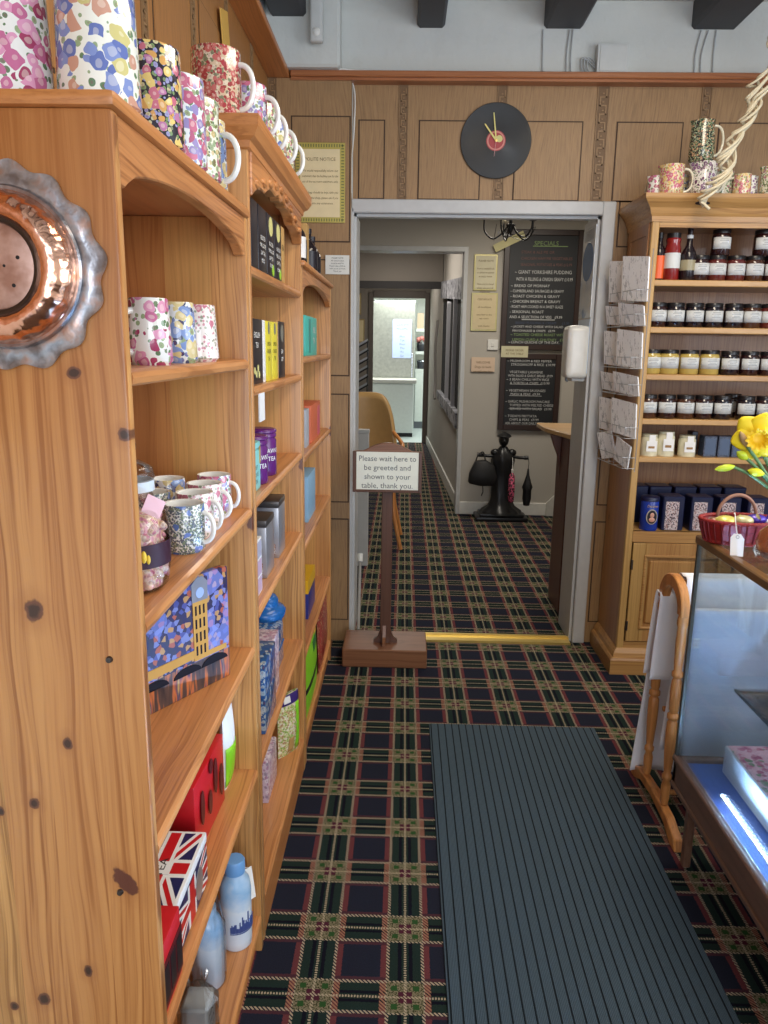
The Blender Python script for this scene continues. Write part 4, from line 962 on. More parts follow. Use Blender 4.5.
for k, x in enumerate((1.192, 1.260, 1.336, 1.410, 1.485, 1.56)):
    jar(('dark jam', 'red jam', 'red jam', 'brown chutney', 'dark jam', 'red jam')[k], x, 3.262, CS[0], ordn[k]+' lower jam jar from the wine bottle on the top dresser shelf', ga)
for k, (x, n_) in enumerate(((1.268, 'jar stacked on top of the jam jars, nearer the wine bottle'), (1.436, 'jar stacked on top of the jam jars, nearer the right edge'), (1.53, 'jar stacked last on the top shelf, at the photo edge'))):
    jar('dark jam', x, 3.30-.038+.0, CS[0]+.1002, n_, 'jars stacked in a second layer')
bottle('sauce_bottle', 'orange labelled bottle half hidden behind the dresser upright', (1.030, 3.28, CS[0]), .026, .19, M['dark bottle'], M['jar lid black'], labm=P_('orange label', (226, 96, 40)), lh=(.05, .52), neck=.3)
t = bottle('sauce_jar', 'tall jar of red tomato sauce beside the wine bottle', (1.078, 3.262, CS[0]), .031, .185, M['tomato sauce'], M['jar lid black'], labm=M['jar label'], neck=.16, nr=.82, lh=(.26, .58), cat='jar')
t = bottle('wine_bottle', 'tall dark wine bottle with a slim neck among the jars', (1.143, 3.262, CS[0]), .031, .225, M['dark bottle'], M['black card'], labm=P_('wine label', (150, 140, 110)), neck=.46, nr=.34, lh=(.18, .36))
B().lathe([(.0115, .165), (.0125, .166), (.0125, .178), (.0115, .179)], seg=20).obj('neck_label', M['jar label'], t)
rows = [(CS[1], [1.036, 1.109, 1.187, 1.265, 1.346, 1.420, 1.493, 1.566], ['dark jam', 'black jam', 'black jam', 'black jam', 'black jam', 'brown chutney', 'red jam', 'dark jam'], 'second', 'dark jars on the second shelf of the dresser'),
        (CS[2], [1.028, 1.101, 1.184, 1.268, 1.351, 1.433, 1.512, 1.59], ['lemon curd']*4+['black jam', 'dark jam', 'dark jam', 'dark jam'], 'third', 'yellow and dark jars on the third shelf of the dresser'),
        (CS[3], [1.030, 1.108, 1.186, 1.262, 1.340, 1.438, 1.517, 1.592], ['brown chutney', 'dark jam', 'brown chutney', 'dark jam', 'black jam', 'black jam', 'dark jam', 'dark jam'], 'fourth', 'brown chutney jars on the fourth shelf of the dresser')]
for z, xs, fs, nm, grp in rows:
    for k, (x, f_) in enumerate(zip(xs, fs)):
        jar(f_, x, 3.258, z, '%s jar with pale label on the %s dresser shelf, holding %s' % (ordn[k], nm, {'lemon curd': 'yellow curd', 'black jam': 'black preserve', 'dark jam': 'dark jam', 'brown chutney': 'brown chutney', 'red jam': 'red jam'}[f_]), grp, sc=(1.02, 1.02, .98) if f_ != 'lemon curd' else (1.08, 1.08, 1.0))
jar('dark jam', 1.425, 3.36, CS[3], 'dark jar standing behind a gap in the fourth shelf row', rows[2][4])
gk = 'cream filled jars on the fifth shelf'
for k, (x, s, n_) in enumerate(((1.052, .95, 'small cream jar next to the dresser upright'), (1.122, 1.08, 'tallest cream jar with a folded paper top'), (1.212, .92, 'shorter cream jar standing apart on the fifth shelf'))):
    t = thing('cream_jar', (x, 3.262, CS[4]), n_, 'jar', gk); h = .098*s; r = .036
    B().lathe([(0, 0), (r, 0), (r+.001, .004), (r, h*.78), (r*.84, h*.88)], seg=24).obj('glass', M['cream filling'], t, smooth=50)
    B().lathe([(r*.84, h*.86), (r*.9, h*.87), (r*.9, h*.98), (0, h)], seg=24).obj('lid', P_('cream lid', (190, 186, 160)), t, smooth=50)
    lb = B().box(-.022, -r-.0015, h*.22, .022, -r-.0005, h*.70).box(-.012, -r-.001, h*.70, .014, -r, h*.97).obj('label', M['white'], t)
    B().box(-.014, -r-.0022, h*.36, .012, -r-.0016, h*.46).obj('label_print', P_('tan print', (150, 110, 60)), lb)
gb = 'small navy boxes on the fifth shelf'
M['navybox'] = F('navy fine print box', (44, 56, 76), 30, (120, .3, [(90, 104, 130), (70, 84, 104)], .6), rough=.4)
for k, (x0, x1, y, lab) in enumerate(((1.245, 1.270, 3.30, 'narrow plain navy box beside the cream jars'), (1.276, 1.330, 3.24, 'navy box with pale frame, nearer the cream jars'), (1.336, 1.388, 3.24, 'navy box with pale frame, second in the row'), (1.394, 1.44, 3.24, 'navy box behind the daffodil bud'), (1.446, 1.50, 3.24, 'navy box behind the daffodil flower'), (1.506, 1.56, 3.24, 'navy box at the right edge of the fifth shelf'))):
    t = thing('navy_box', ((x0+x1)/2, y+.03, CS[4]), lab, 'box', gb); w2 = (x1-x0)/2
    B().box(-w2, -.03, 0, w2, .03, .088 if k else .10, .002).obj('body', M['navybox'] if k else P_('plain navy', (26, 34, 52)), t)
    if k: B().box(-w2+.006, -.031, .010, w2-.006, -.0302, .078).obj('pale_panel', P_('navy panel', (74, 90, 116)), t)
# tins of sweets on the bottom open shelf
z = CS[5]
P_('tin blue', (30, 56, 150), .25); P_('tin navy', (20, 26, 60), .35)
t = thing('blue_tin', (1.075, 3.25, z), 'glossy blue oval tin with a portrait medallion', 'tin', 'blue chocolate tins')
B().lathe([(0, 0), (.037, 0), (.038, .003), (.038, .132), (.036, .135)], seg=32).obj('body', M['tin blue'], t, smooth=50)
B().lathe([(.039, .128), (.039, .143), (.036, .146), (0, .146)], seg=32).obj('lid', P_('tin navy'), t, smooth=50)
md = B().lathe([(0, .003), (1, .002), (1, 0)], seg=28, axis='Y').xf(Matrix.Translation((0, -.0375, .062)) @ Matrix.Diagonal((.024, 1, .033, 1))).obj('medallion', P_('medal grey', (170, 160, 150)), t)
B().lathe([(0, .004), (1, .0035), (1, 0)], seg=28, axis='Y').xf(Matrix.Translation((0, -.038, .062)) @ Matrix.Diagonal((.020, 1, .029, 1))).obj('dark_oval', M['black card'], md)
B().sphere((0, -.0425, .070), .009, 1, .2, 1.2).sphere((0, -.0422, .050), .013, 1, .2, .8).obj('portrait', P_('portrait pink', (206, 150, 130)), md, smooth=60)
writing(['Chocolate'], .014, (0, -.0392, .118), t, M['gold'], local=True, wdt=.045)
M['angel'] = F('silver lace print', (206, 190, 190), 31, (90, .35, [(90, 70, 80), (50, 40, 60), (170, 120, 110)], .6), rough=.4)
gt = 'navy gift bags with pale lace print'
for k, (x, lab) in enumerate(((1.170, 'navy gift box with pale lace print next to the blue tin'), (1.290, 'navy gift box with pale lace print half behind the red basket'), (1.41, 'navy gift box with pale lace print behind the basket handle'), (1.53, 'navy gift box with pale lace print at the right photo edge'))):
    t = thing('gift_box', (x, 3.27, z), lab, 'box', gt)
    B().box(-.046, -.045, 0, .046, .045, .150, .004).obj('body', M['tin navy'], t)
    B().box(-.034, -.0462, .004, .022, -.0452, .128).obj('lace_print', M['angel'], t)
for k, x in enumerate((1.055, 1.16, 1.27, 1.38, 1.49)):
    t = thing('gift_box', (x, 3.42, z), ordn[k]+' plain navy box in the back row of the lowest open shelf', 'box', 'back row of navy boxes')
    B().box(-.048, -.045, 0, .048, .045, .163, .004).obj('body', M['tin navy'], t); B().box(-.049, -.046, .150, .049, .046, .168, .004).obj('lid', P_('tin navy'), t)

# crockery on top of the dresser
CT = 2.004
def jug(name, label, cat, loc, mat, rb, rt, h, ha, spout=None, group=None, belly=0, hr=.005):
    r = thing(name, loc, label, cat, group)
    def fn(a, rr, z):
        if spout is None: return 1
        d = abs((a-spout+PI) % (2*PI)-PI)
        return 1+max(0, 1-d/.45)*.28*max(0, (z/h-.72)/.28)
    B().lathe([(0, 0), (rb*.92, 0), (rb, .004), (rb*(1+belly), h*.35), ((rb+rt)/2*(1+belly*.5), h*.65), (rt*.98, h*.86), (rt, h)], seg=40, fn=fn).mat(1).lathe([(rt, h), (rt-.003, h-.001), (rt-.005, h*.8), (rb-.008, .008), (0, .006)], seg=40, fn=fn).obj('body', [mat, M['china']], r, smooth=50)
    pts = []
    for i in range(19):
        a = -PI/2+PI*i/18
        pts.append(((rb+rt)/2-.004+abs(math.cos(a))**.75*.036, 0, h*.52+math.sin(a)*h*.36))
    B().tube(pts, hr, 8).xf(Matrix.Rotation(ha, 4, 'Z')).obj('handle', P_('cream china', (226, 220, 196), .15), r, smooth=60)
    return r
gj = 'chintz jugs and mugs on top of the dresser'
jug('chintz_jug', 'marigold chintz jug nearest the cornice corner', 'jug', (1.045, 3.25, CT), M['f_marigold'], .047, .046, .118, -.2, PI-.2, gj)
jug('small_jug', 'small pink chintz jug half behind the marigold jug', 'jug', (.995, 3.29, CT), M['f_rose'], .032, .030, .085, PI*.6, PI, gj)
jug('chintz_jug', 'purple pansy chintz jug carrying the tall green jug', 'jug', (1.168, 3.25, CT), M['f_purple'], .052, .049, .128, 0, PI, gj)
jug('tall_jug', 'tall dark green ivy jug stacked on the purple pansy jug', 'jug', (1.150, 3.25, CT+.1285), M['f_dgreen'], .047, .042, .152, -.15, PI, gj, belly=.03)
jug('chintz_mug', 'pale green mug behind the willow twist', 'mug', (1.262, 3.30, CT), M['f_green'], .044, .043, .105, PI, None, gj)
jug('chintz_mug', 'small pink mug just right of the willow twist', 'mug', (1.318, 3.24, CT), M['f_marigold'], .034, .032, .085, PI*.9, None, gj)
jug('chintz_mug', 'grey and mauve mug second from the right photo edge', 'mug', (1.362, 3.30, CT), M['f_purple'], .042, .040, .088, PI*.7, None, gj)
jug('chintz_jug', 'green leaf jug cut by the right photo edge', 'jug', (1.445, 3.25, CT), M['f_green'], .050, .048, .115, 0, PI, gj)
jug('chintz_jug', 'small blue jug in the back row behind the purple pansy jug', 'jug', (1.110, 3.345, CT), M['f_blue'], .036, .034, .10, PI*.5, None, gj)

# twisted willow
M['willow'] = plain('white washed willow', (214, 202, 172), .6)
wl = thing('willow_twist', (1.14, 3.11, 1.955), 'twisted white washed willow garland rising in front of the dresser cornice', 'garland')
path = [(1.135, 3.11, 1.985), (1.165, 3.10, 2.03), (1.200, 3.10, 2.08), (1.205, 3.10, 2.14), (1.225, 3.10, 2.20), (1.262, 3.11, 2.25), (1.282, 3.12, 2.31), (1.292, 3.12, 2.37), (1.330, 3.12, 2.44), (1.355, 3.12, 2.55), (1.40, 3.13, 2.72)]
def spl(P, n):
    out = []
    for i in range(len(P)-1):
        p0, p1, p2, p3 = [Vector(P[max(0, min(len(P)-1, j))]) for j in (i-1, i, i+1, i+2)]
        for k in range(n):
            t_ = k/n
            out.append(.5*((2*p1)+(-p0+p2)*t_+(2*p0-5*p1+4*p2-p3)*t_*t_+(-p0+3*p1-3*p2+p3)*t_**3))
    out.append(Vector(P[-1])); return out
cen = spl(path, 8)
for s in range(6):
    pts = []; rr = random.Random(s+5); ph = rr.random()*6
    for i, p in enumerate(cen):
        env = .016+.034*abs(math.sin(i*PI/17+.3))
        a = s*2*PI/6 + i*(.30+.05*math.sin(s*1.3)) + .5*math.sin(i*.21+ph)
        rad = env*(.75+.35*math.sin(i*.33+ph))
        pts.append(p+Vector((math.cos(a)*rad, math.sin(a)*rad*.7, math.sin(a+.9)*rad*.6)))
    if s < 4:
        pts = [pts[0]+Vector(((-.038, -.016, .016, .034)[s], -.012, -.034))] + pts
    B().tube(pts, .0058-.0006*(s % 3), 7).obj('stem', M['willow'], wl, world=True, smooth=60)
B().sphere((1.13, 3.127, 1.962), .018, 1.6, .7, .4).obj('dark_clip', M['black card'], wl, world=True, smooth=60)

# greetings card rack on the dresser side
M['wire'] = plain('white wire', (176, 176, 176), .3, .6)
cr = thing('card_rack', (.90, 3.35, .90), 'wire greetings card rack hung on the side of the dresser', 'rack')
RX = lambda y: .962-.10*(y-3.13)
bb = B()
for y in (3.165, 3.46): bb.tube([(RX(y)+.012, y, .91), (RX(y)+.012, y, 1.80)], .0018, 6)
bb.obj('upright_wire', M['wire'], cr, world=True)
zs = [(1.60, 1.79), (1.505, 1.605), (1.335, 1.50), (1.225, 1.325), (1.05, 1.215), (.925, 1.045)]
M['cardprint'] = (lambda n: n.done(n.mix(n.mul(n.gt(n.noise(n.vec(n.mul(n.obj() and n.xyz[0], 1), n.mul(n.xyz[1], 70), n.mul(n.xyz[2], 22)), 1, 3, .75), .575), .5), srgb(250, 249, 248), srgb(120, 118, 122)), .6))(NT('sketched card print'))
for k, (za, zb) in enumerate(zs):
    bb = B()
    for zz in (za, za+.045):
        bb.tube([(RX(3.165)+.012, 3.165, zz), (RX(3.165)-.040, 3.165, zz), (RX(3.47)-.040, 3.47, zz), (RX(3.47)+.012, 3.47, zz)], .0016, 6)
    for y in (3.165, 3.265, 3.37, 3.47): bb.tube([(RX(y)+.012, y, za), (RX(y)-.040, y, za), (RX(y)-.040, y, za+.045)], .0014, 6)
    bb.obj('pocket', M['wire'], cr, world=True)
rr = random.Random(11)
def card(k, y0, y1, z0, z1, lab, tilt=0, lean=.02, x=.922, grp='white sketch cards in the rack pockets'):
    y0, y1 = 3.165+(y0-3.14)*.84, 3.165+(y1-3.14)*.84
    t = thing('greeting_card', (RX((y0+y1)/2)-.018, (y0+y1)/2, z0), lab, 'card', grp, rz=math.atan(.13)+.26)
    w2, h = (y1-y0)/2, z1-z0
    def mk(d, dd): return B().prism([(d, 0), (d+dd, 0), (d+dd-lean, h), (d-lean, h)], 'XZ', -w2, w2).xf(Matrix.Rotation(tilt, 4, 'X'))
    b_ = B(); b_.prism([(0, 0), (.0012, 0), (.0012-lean, h), (-lean, h)], 'XZ', -w2, w2); b_.xf(Matrix.Rotation(tilt, 4, 'X')); b_.obj('printed_front', M['cardprint'], t)
    b_ = B(); b_.prism([(.0014, .001), (.007, .001), (.007-lean, h-.003), (.0014-lean, h-.003)], 'XZ', -w2+.001, w2-.001); b_.xf(Matrix.Rotation(tilt, 4, 'X')); b_.obj('inner_leaves', P_('card white', (246, 246, 246), .6), t)
nm = ['top', 'second', 'third', 'fourth', 'fifth', 'lowest']
for k, (za, zb) in enumerate(zs):
    if k < 5:
        card(k, 3.142, 3.335, za+.006, zb-.012, 'wide sketch card at the near side of the %s rack pocket' % nm[k], tilt=.10, x=.925)
        card(k, 3.31, 3.505, za+.006, zb-.016, 'wide sketch card at the wall side of the %s rack pocket' % nm[k], tilt=.08, x=.925)
        continue
    if k < 5:
        card(k, 3.142, 3.262, za+.006, zb+.004, 'sketch card at the near side of the %s rack pocket' % nm[k], x=.925)
        card(k, 3.266, 3.382, za+.006, zb-.006, 'sketch card in the middle of the %s rack pocket' % nm[k], x=.925)
        card(k, 3.388, 3.505, za+.006, zb-.002, 'sketch card at the wall side of the %s rack pocket' % nm[k], x=.925)
    else:
        card(k, 3.18, 3.30, za+.006, zb-.004, 'loose tilted card nearer the aisle in the lowest rack pocket', tilt=.35, x=.925)
        card(k, 3.34, 3.46, za+.012, zb+.01, 'card leaning the other way in the lowest rack pocket', tilt=-.2, x=.925)

# ---------------------------------------------------------------- record clock
M['vinyl'] = (lambda n: n.done((.012, .014, .017), .34, bump=n.math('SINE', n.mul(n.math('SQRT', n.add(n.mul(n.obj() and n.xyz[0], n.xyz[0]), n.mul(n.xyz[2], n.xyz[2]))), 3500)), bstr=.25, bdist=.0006))(NT('black vinyl'))
ck = thing('record_clock', (.374, WY-.012, 2.277), 'clock made from a black vinyl record with a red centre label', 'clock')
B().lathe([(.004, .0035), (.052, .0035), (.054, .0028), (.145, .0026), (.150, .0034), (.152, .0015), (.150, 0), (.004, 0)], seg=96, axis='Y').obj('record', M['vinyl'], ck, smooth=40)
B().lathe([(0, .0042), (.041, .0042), (.0415, .0034)], seg=48, axis='Y').obj('label', P_('record label red', (168, 52, 56), .45), ck)
B().lathe([(.032, .0046), (.038, .0046)], seg=48, axis='Y').obj('label_ring', P_('record label pale', (206, 130, 120), .45), ck)
B().lathe([(0, .0046), (.014, .0046)], seg=20, axis='Y').xf(Matrix.Translation((.014, 0, .008))).obj('label_mark', P_('cream label'), ck)
def hand(ang, ln, w_, d, m, back=.0, nm='hand'):
    b_ = B().prism([(-w_, -back), (w_, -back), (w_*.6, ln), (0, ln+.004), (-w_*.6, ln)], 'XZ', -d, -d-.001).xf(Matrix.Rotation(ang, 4, 'Y')); b_.obj(nm, m, ck)
P_('pale yellow hand', (226, 214, 130), .4)
hand(-.66, .080, .0042, .009, M['pale yellow hand'], .006, 'hour_hand'); hand(-.13, .108, .0034, .0105, M['pale yellow hand'], .006, 'minute_hand'); hand(PI+.10, .062, .0012, .012, P_('second hand red', (206, 150, 150)), .01, 'second_hand')
B().lathe([(0, .015), (.005, .014), (.0055, .006)], seg=16, axis='Y').obj('spindle', M['brass'], ck, smooth=50)

# ---------------------------------------------------------------- notices by the doorway
nt = thing('framed_notice', (-.375, 3.492, 1.925), 'cream notice with a gold patterned border on the left wall pier', 'notice')
x0, x1, z0, z1 = -.483, -.270, 1.93, 2.252
B().box(x0, 3.486, z0, x1, 3.4935, z1, .001).obj('gold_border', P_('gold card', (196, 180, 96), .3, .3), nt, world=True)
B().box(x0+.020, 3.4845, z0+.022, x1-.022, 3.4862, z1-.026).obj('paper', P_('cream paper', (232, 214, 168), .5), nt, world=True)
bb = B()
n_ = 26
for k in range(n_):
    zz = z0+.012+(z1-z0-.024)*k/(n_-1)
    for xx in (x0+.004, x1-.016): bb.box(xx, 3.4850, zz-.0025, xx+.012, 3.4862, zz+.0025)
for k in range(18):
    xx = x0+.012+(x1-x0-.024)*k/17
    for zz in (z0+.005, z1-.018): bb.box(xx-.0025, 3.4850, zz, xx+.0025, 3.4862, zz+.012)
bb.obj('border_pattern', P_('olive', (120, 124, 66), .4), nt, world=True)
writing([('POLITE NOTICE', 1.5), '', 'We would respectfully inform our', 'customers that the facilities are for the', 'use of the tea room customers only.', '', 'Your bags should be kept with you', 'when in the shop, please ask if you', 'require any assistance.'], .0125, ((x0+x1)/2, 3.484, z1-.055), nt, P_('brown ink', (110, 84, 50), .7), leading=1.75, wdt=.155)
nt = thing('white_notice', (-.30, 3.492, 1.714), 'small white printed notice below the gold bordered one', 'notice')
B().box(-.355, 3.488, 1.716, -.250, 3.4945, 1.796).obj('paper', P_('white paper', (222, 222, 214), .5), nt, world=True)
writing(['PLEASE NOTE', 'All items broken', 'must be paid for', 'Please keep children', 'with you at all times', 'Thank you'], .0085, (-.302, 3.4875, 1.790), nt, M['black ink'], leading=1.3, wdt=.09)
# loose cable beside the pier
tag(B().tube(spl([(-.243, 3.535, 2.50), (-.232, 3.53, 2.44), (-.236, 3.53, 2.30), (-.246, 3.53, 2.18), (-.246, 3.53, 2.06)], 6), .0035, 6).obj('white_cable', M['white_gloss'], smooth=60), 'loose white cable hanging where the pier meets the panelling', 'cable')
tag(B().tube(spl([(-.56, 3.46, 2.535), (-.4, 3.47, 2.535), (-.3, 3.49, 2.537), (-.1, 3.51, 2.534), (.05, 3.53, 2.533)], 6), .0045, 6).obj('white_cable', M['white_gloss'], smooth=60), 'white cable lying along the picture shelf at the left corner', 'cable')
# electrical bits above the picture shelf
jb = thing('junction_box', (.84, 3.52, 2.531), 'pale square junction box standing on the picture shelf', 'box')
B().box(.775, 3.50, 2.532, .905, 3.549, 2.645, .004, seg=2).obj('body', P_('old white plastic', (200, 202, 198), .5), jb, world=True)
B().box(.785, 3.497, 2.54, .895, 3.5005, 2.637, .001).obj('cover', P_('old white plastic'), jb, world=True)
for k, dx in enumerate((.0, .012, .024)):
    tag(B().tube(spl([(.775, 3.53, 2.58-.01*k), (.745-dx, 3.53, 2.60), (.742-dx, 3.53, 2.56), (.76-dx, 3.53, 2.536)], 6), .003, 6).obj('box_cable', P_('grey cable', (180, 184, 184), .5), smooth=60), ('inner', 'middle', 'outer')[k]+' of the three grey cables looping beside the junction box', 'cable')
for k, (x, xt) in enumerate(((.555, .552), (.655, .662), (.673, .676), (1.19, 1.205), (1.215, 1.235), (1.265, 1.268))):
    tag(B().tube(spl([(xt, 3.543, 2.71), (x, 3.543, 2.62), (x+.003, 3.54, 2.533)], 6), .003, 6).obj('wall_cable', P_('grey cable'), smooth=60), ordn[k]+' thin grey cable from the left running down the plaster above the shelf', 'cable', 'cables on the plaster')
ds = thing('detector', (-.375, 3.39, 2.60), 'long white sensor fixed at the end of the leftmost ceiling beam', 'sensor')
B().box(-.405, 3.37, 2.60, -.352, 3.41, 2.80, .012, seg=3).obj('body', P_('old white plastic'), ds, world=True, smooth=40)
B().lathe([(0, .006), (.012, .004), (.016, 0)], (-.378, 3.37, 2.635), 20, 'Y').obj('lens', M['white_gloss'], ds, world=True, smooth=60)

# ---------------------------------------------------------------- door mat
mn = NT('ribbed mat'); mn.obj(); xx = mn.xyz[0]
fr_ = mn.math('FRACT', mn.math('DIVIDE', mn.add(xx, 1), .0262))
line = mn.lt(fr_, .16); rib = mn.math('SINE', mn.mul(xx, 2*PI/.0037))
fz = mn.noise(mn._o, 500, 2)
mc = mn.mix(mn.mul(mn.gt(rib, .1), .5), mn.mix(fz, (.046, .074, .100), (.092, .134, .168)), (.030, .048, .066))
M['mat'] = mn.done(mn.mix(line, mc, (.006, .010, .014)), .9, bump=mn.sub(rib, mn.mul(line, 4)), bstr=.4, bdist=.002, spec=.2)
B().box(.122, .95, .0, .748, 2.665, .007, .002).obj('m_', M['mat'])
o = bpy.data.objects['m_']; o.name = 'door_mat'; tag(o, 'long dark blue grey ribbed mat lying on the tartan carpet', 'mat')

# ---------------------------------------------------------------- please wait sign
M['dark_wood'] = pine('dark stained sign wood', (124, 82, 54), 'X', 'Z', knotty=False, strip=2, contrast=.6)
M['dark_wood_z'] = pine('dark stained post', (88, 58, 44), 'Z', 'X', knotty=False, strip=2, contrast=.5)
sg = thing('waiting_sign', (-.062, 3.30, 0), 'dark wooden post sign asking guests to wait, on a block base', 'sign')
B().box(-.252, 3.18, 0, .127, 3.42, .085, .004).obj('base', M['dark_wood'], sg, world=True)
B().box(-.086, 3.26, .085, -.038, 3.30, .80, .003).obj('post', M['dark_wood_z'], sg, world=True)
for k, (a, c) in enumerate(((-.115, -.086), (-.038, -.008))):
    x_in, x_out = (c, a) if k == 0 else (a, c)
    B().prism([(x_in, .085), (x_out, .085), (x_out, .097), (x_in+(x_out-x_in)*.4, .11), (x_in, .145)], 'XZ', 3.268, 3.292).obj('bracket', M['dark_wood_z'], sg, world=True)
B().prism([(3.26, .085), (3.215, .085), (3.215, .105), (3.24, .12), (3.26, .17)], 'YZ', -.074, -.060).obj('bracket', M['dark_wood'], sg, world=True)
bx0, bx1, bz0, bz1 = -.213, .086, .790, .968
pts = [(bx0, bz0), (bx1, bz0), (bx1, bz1)] + [(bx1-.045-(bx1-bx0-.09)*i/16, bz1+.002+.036*math.sin(PI*i/16)) for i in range(17)] + [(bx0, bz1)]
B().prism(pts, 'XZ', 3.238, 3.260, .002).obj('board', M['dark_wood'], sg, world=True)
fb = B().box(bx0, 3.231, bz0, bx0+.014, 3.239, bz1, .002).box(bx1-.014, 3.231, bz0, bx1, 3.239, bz1, .002).box(bx0+.014, 3.231, bz0, bx1-.014, 3.239, bz0+.010, .002)
fb.obj('frame', M['dark_wood_z'], sg, world=True)
B().box(bx0+.016, 3.2365, bz0+.012, bx1-.015, 3.239, bz1-.002).obj('paper', P_('sign paper', (226, 228, 214), .5), sg, world=True)
writing(['Please wait here to', 'be greeted and', 'shown to your', 'table, thank you.'], .0335, ((bx0+bx1)/2, 3.2358, bz1-.010), sg, P_('sign ink', (92, 96, 98), .7), leading=1.17, wdt=.245)

# ---------------------------------------------------------------- glass display case on the right
M['case_wood'] = pine('case dark wood', (112, 80, 62), 'Y', 'X', knotty=False, strip=2, contrast=.6)
M['case_lip'] = pine('case top edge', (120, 88, 52), 'Y', 'X', knotty=False, strip=2, contrast=.6)
KX0, KX1, KY0, KY1 = .768, 1.42, .55, 1.93
dc = thing('display_case', (1.09, 1.24, 0), 'glass topped display case in a dark wooden frame, lit inside', 'display case')
B().box(KX0, KY0, .232, KX0+.022, KY1, .318, .003).box(KX0-.006, KY0, .306, KX0+.010, KY1, .322, .003).box(KX0-.004, KY0, .228, KX0+.01, KY1, .244, .003).box(KX0, KY1-.022, .232, KX1, KY1, .318, .003).box(KX1-.022, KY0, .232, KX1, KY1, .318).box(KX0, KY0, .232, KX1, KY0+.022, .318).obj('base_rail', M['case_wood'], dc, world=True)
B().box(KX0+.022, KY0+.02, .296, KX1-.02, KY1-.02, .306).obj('case_floor', P_('case floor', (64, 92, 158), .35), dc, world=True)  # blue glow of the light strip is put into the floor colour
for x, y in ((KX0+.035, KY1-.05), (KX1-.05, KY1-.05), (KX0+.035, KY0+.03), (KX1-.05, KY0+.03)): B().box(x, y, 0, x+.022, y+.022, .235, .003).obj('leg', M['case_wood'], dc, world=True)
for x, y in ((KX0, KY1-.010), (KX1-.01, KY1-.010), (KX0, KY0), (KX1-.01, KY0)): B().box(x, y, .318, x+.010, y+.010, .925, .001).obj('corner_post', P_('case metal', (96, 90, 78), .3, .7), dc, world=True)
B().box(KX0-.004, KY0, .922, KX0+.020, KY1+.004, .944, .003).box(KX0+.02, KY1-.020, .922, KX1, KY1+.004, .944, .003).box(KX1-.02, KY0, .922, KX1, KY1-.02, .944).obj('top_frame', M['case_lip'], dc, world=True)
B().box(KX0+.020, KY0, .932, KX1-.02, KY1-.020, .938).obj('glass_top', M['case_glass'], dc, world=True)
B().box(KX0+.003, KY0+.01, .318, KX0+.007, KY1-.010, .922).obj('side_glass', M['case_glass'], dc, world=True)
B().box(KX0+.01, KY1-.007, .318, KX1-.01, KY1-.003, .922).obj('end_glass', M['case_glass'], dc, world=True)
B().box(KX0+.055, KY0+.05, .598, KX1-.05, 1.745, .604).obj('glass_shelf', M['case_glass'], dc, world=True)
B().box(KX0+.0545, KY0+.05, .5975, KX0+.057, 1.745, .6045).obj('shelf_edge', P_('shelf edge', (40, 62, 72), .3), dc, world=True)
# led strip along the case floor
def emit(name, col, st):
    n = NT(name); n.b.inputs['Base Color'].default_value = (*col, 1); n.b.inputs['Emission Color'].default_value = (*col, 1); n.b.inputs['Emission Strength'].default_value = st; return n.m
ledm = emit('led light', (.72, .87, 1), 22)
ls = thing('led_strip', (.826, 1.28, .306), 'bright blue white light strip along the floor of the display case', 'light')
B().box(.8225, .80, .3065, .8295, 1.76, .3085).obj('strip', P_('white', 0), ls, world=True)
for k in range(64):
    B().sphere((.826, .815+k*.0148, .3125), .0032, 1, 1.2, .7, 8, 5).obj('diode', ledm, ls, world=True)
area('led_strip_light', (.826, 1.28, .311), (PI, math.radians(-20), 0), .004, .9, 32, (.34, .60, 1))
# pink patterned tray box, silver stand and things on the glass shelf
M['pink_tray'] = F('pink rose tray paper', (222, 170, 178), 40, (26, .34, [(110, 140, 90), (180, 60, 100), (200, 90, 120)], .5))
tb = thing('tray_box', (.98, 1.68, .306), 'white sided box with pink rose patterned top inside the case', 'box')
B().box(-.105, -.16, 0, .12, .19, .078, .002).obj('box', P_('white', 0), tb); B().box(-.100, -.155, .078, .115, .185, .080).obj('patterned_top', M['pink_tray'], tb); B().box(-.1052, -.16, .035, -.1048, .19, .037).obj('lid_seam', P_('jar label'), tb)
P_('silver', (190, 194, 200), .18, 1)
st = thing('silver_stand', (.905, 1.37, .306), 'round ridged silver stand on the case floor', 'stand')
B().lathe([(.050, 0), (.052, .004), (.044, .008), (.048, .014), (.052, .018), (.046, .024), (.050, .030), (.055, .034), (.050, .040), (.054, .046), (.056, .050), (0, .050)], seg=48).obj('stand', M['silver'], st, smooth=40)
cs = thing('silver_coil', (.93, 1.66, .604), 'stack of thin silver rings on the glass shelf of the case', 'stack')
for k in range(6): B().lathe([(.030, .001), (.034, 0), (.038, .003), (.034, .006), (.030, .005)], (0, 0, k*.0085), 32).obj('ring', M['silver'], cs, smooth=50)

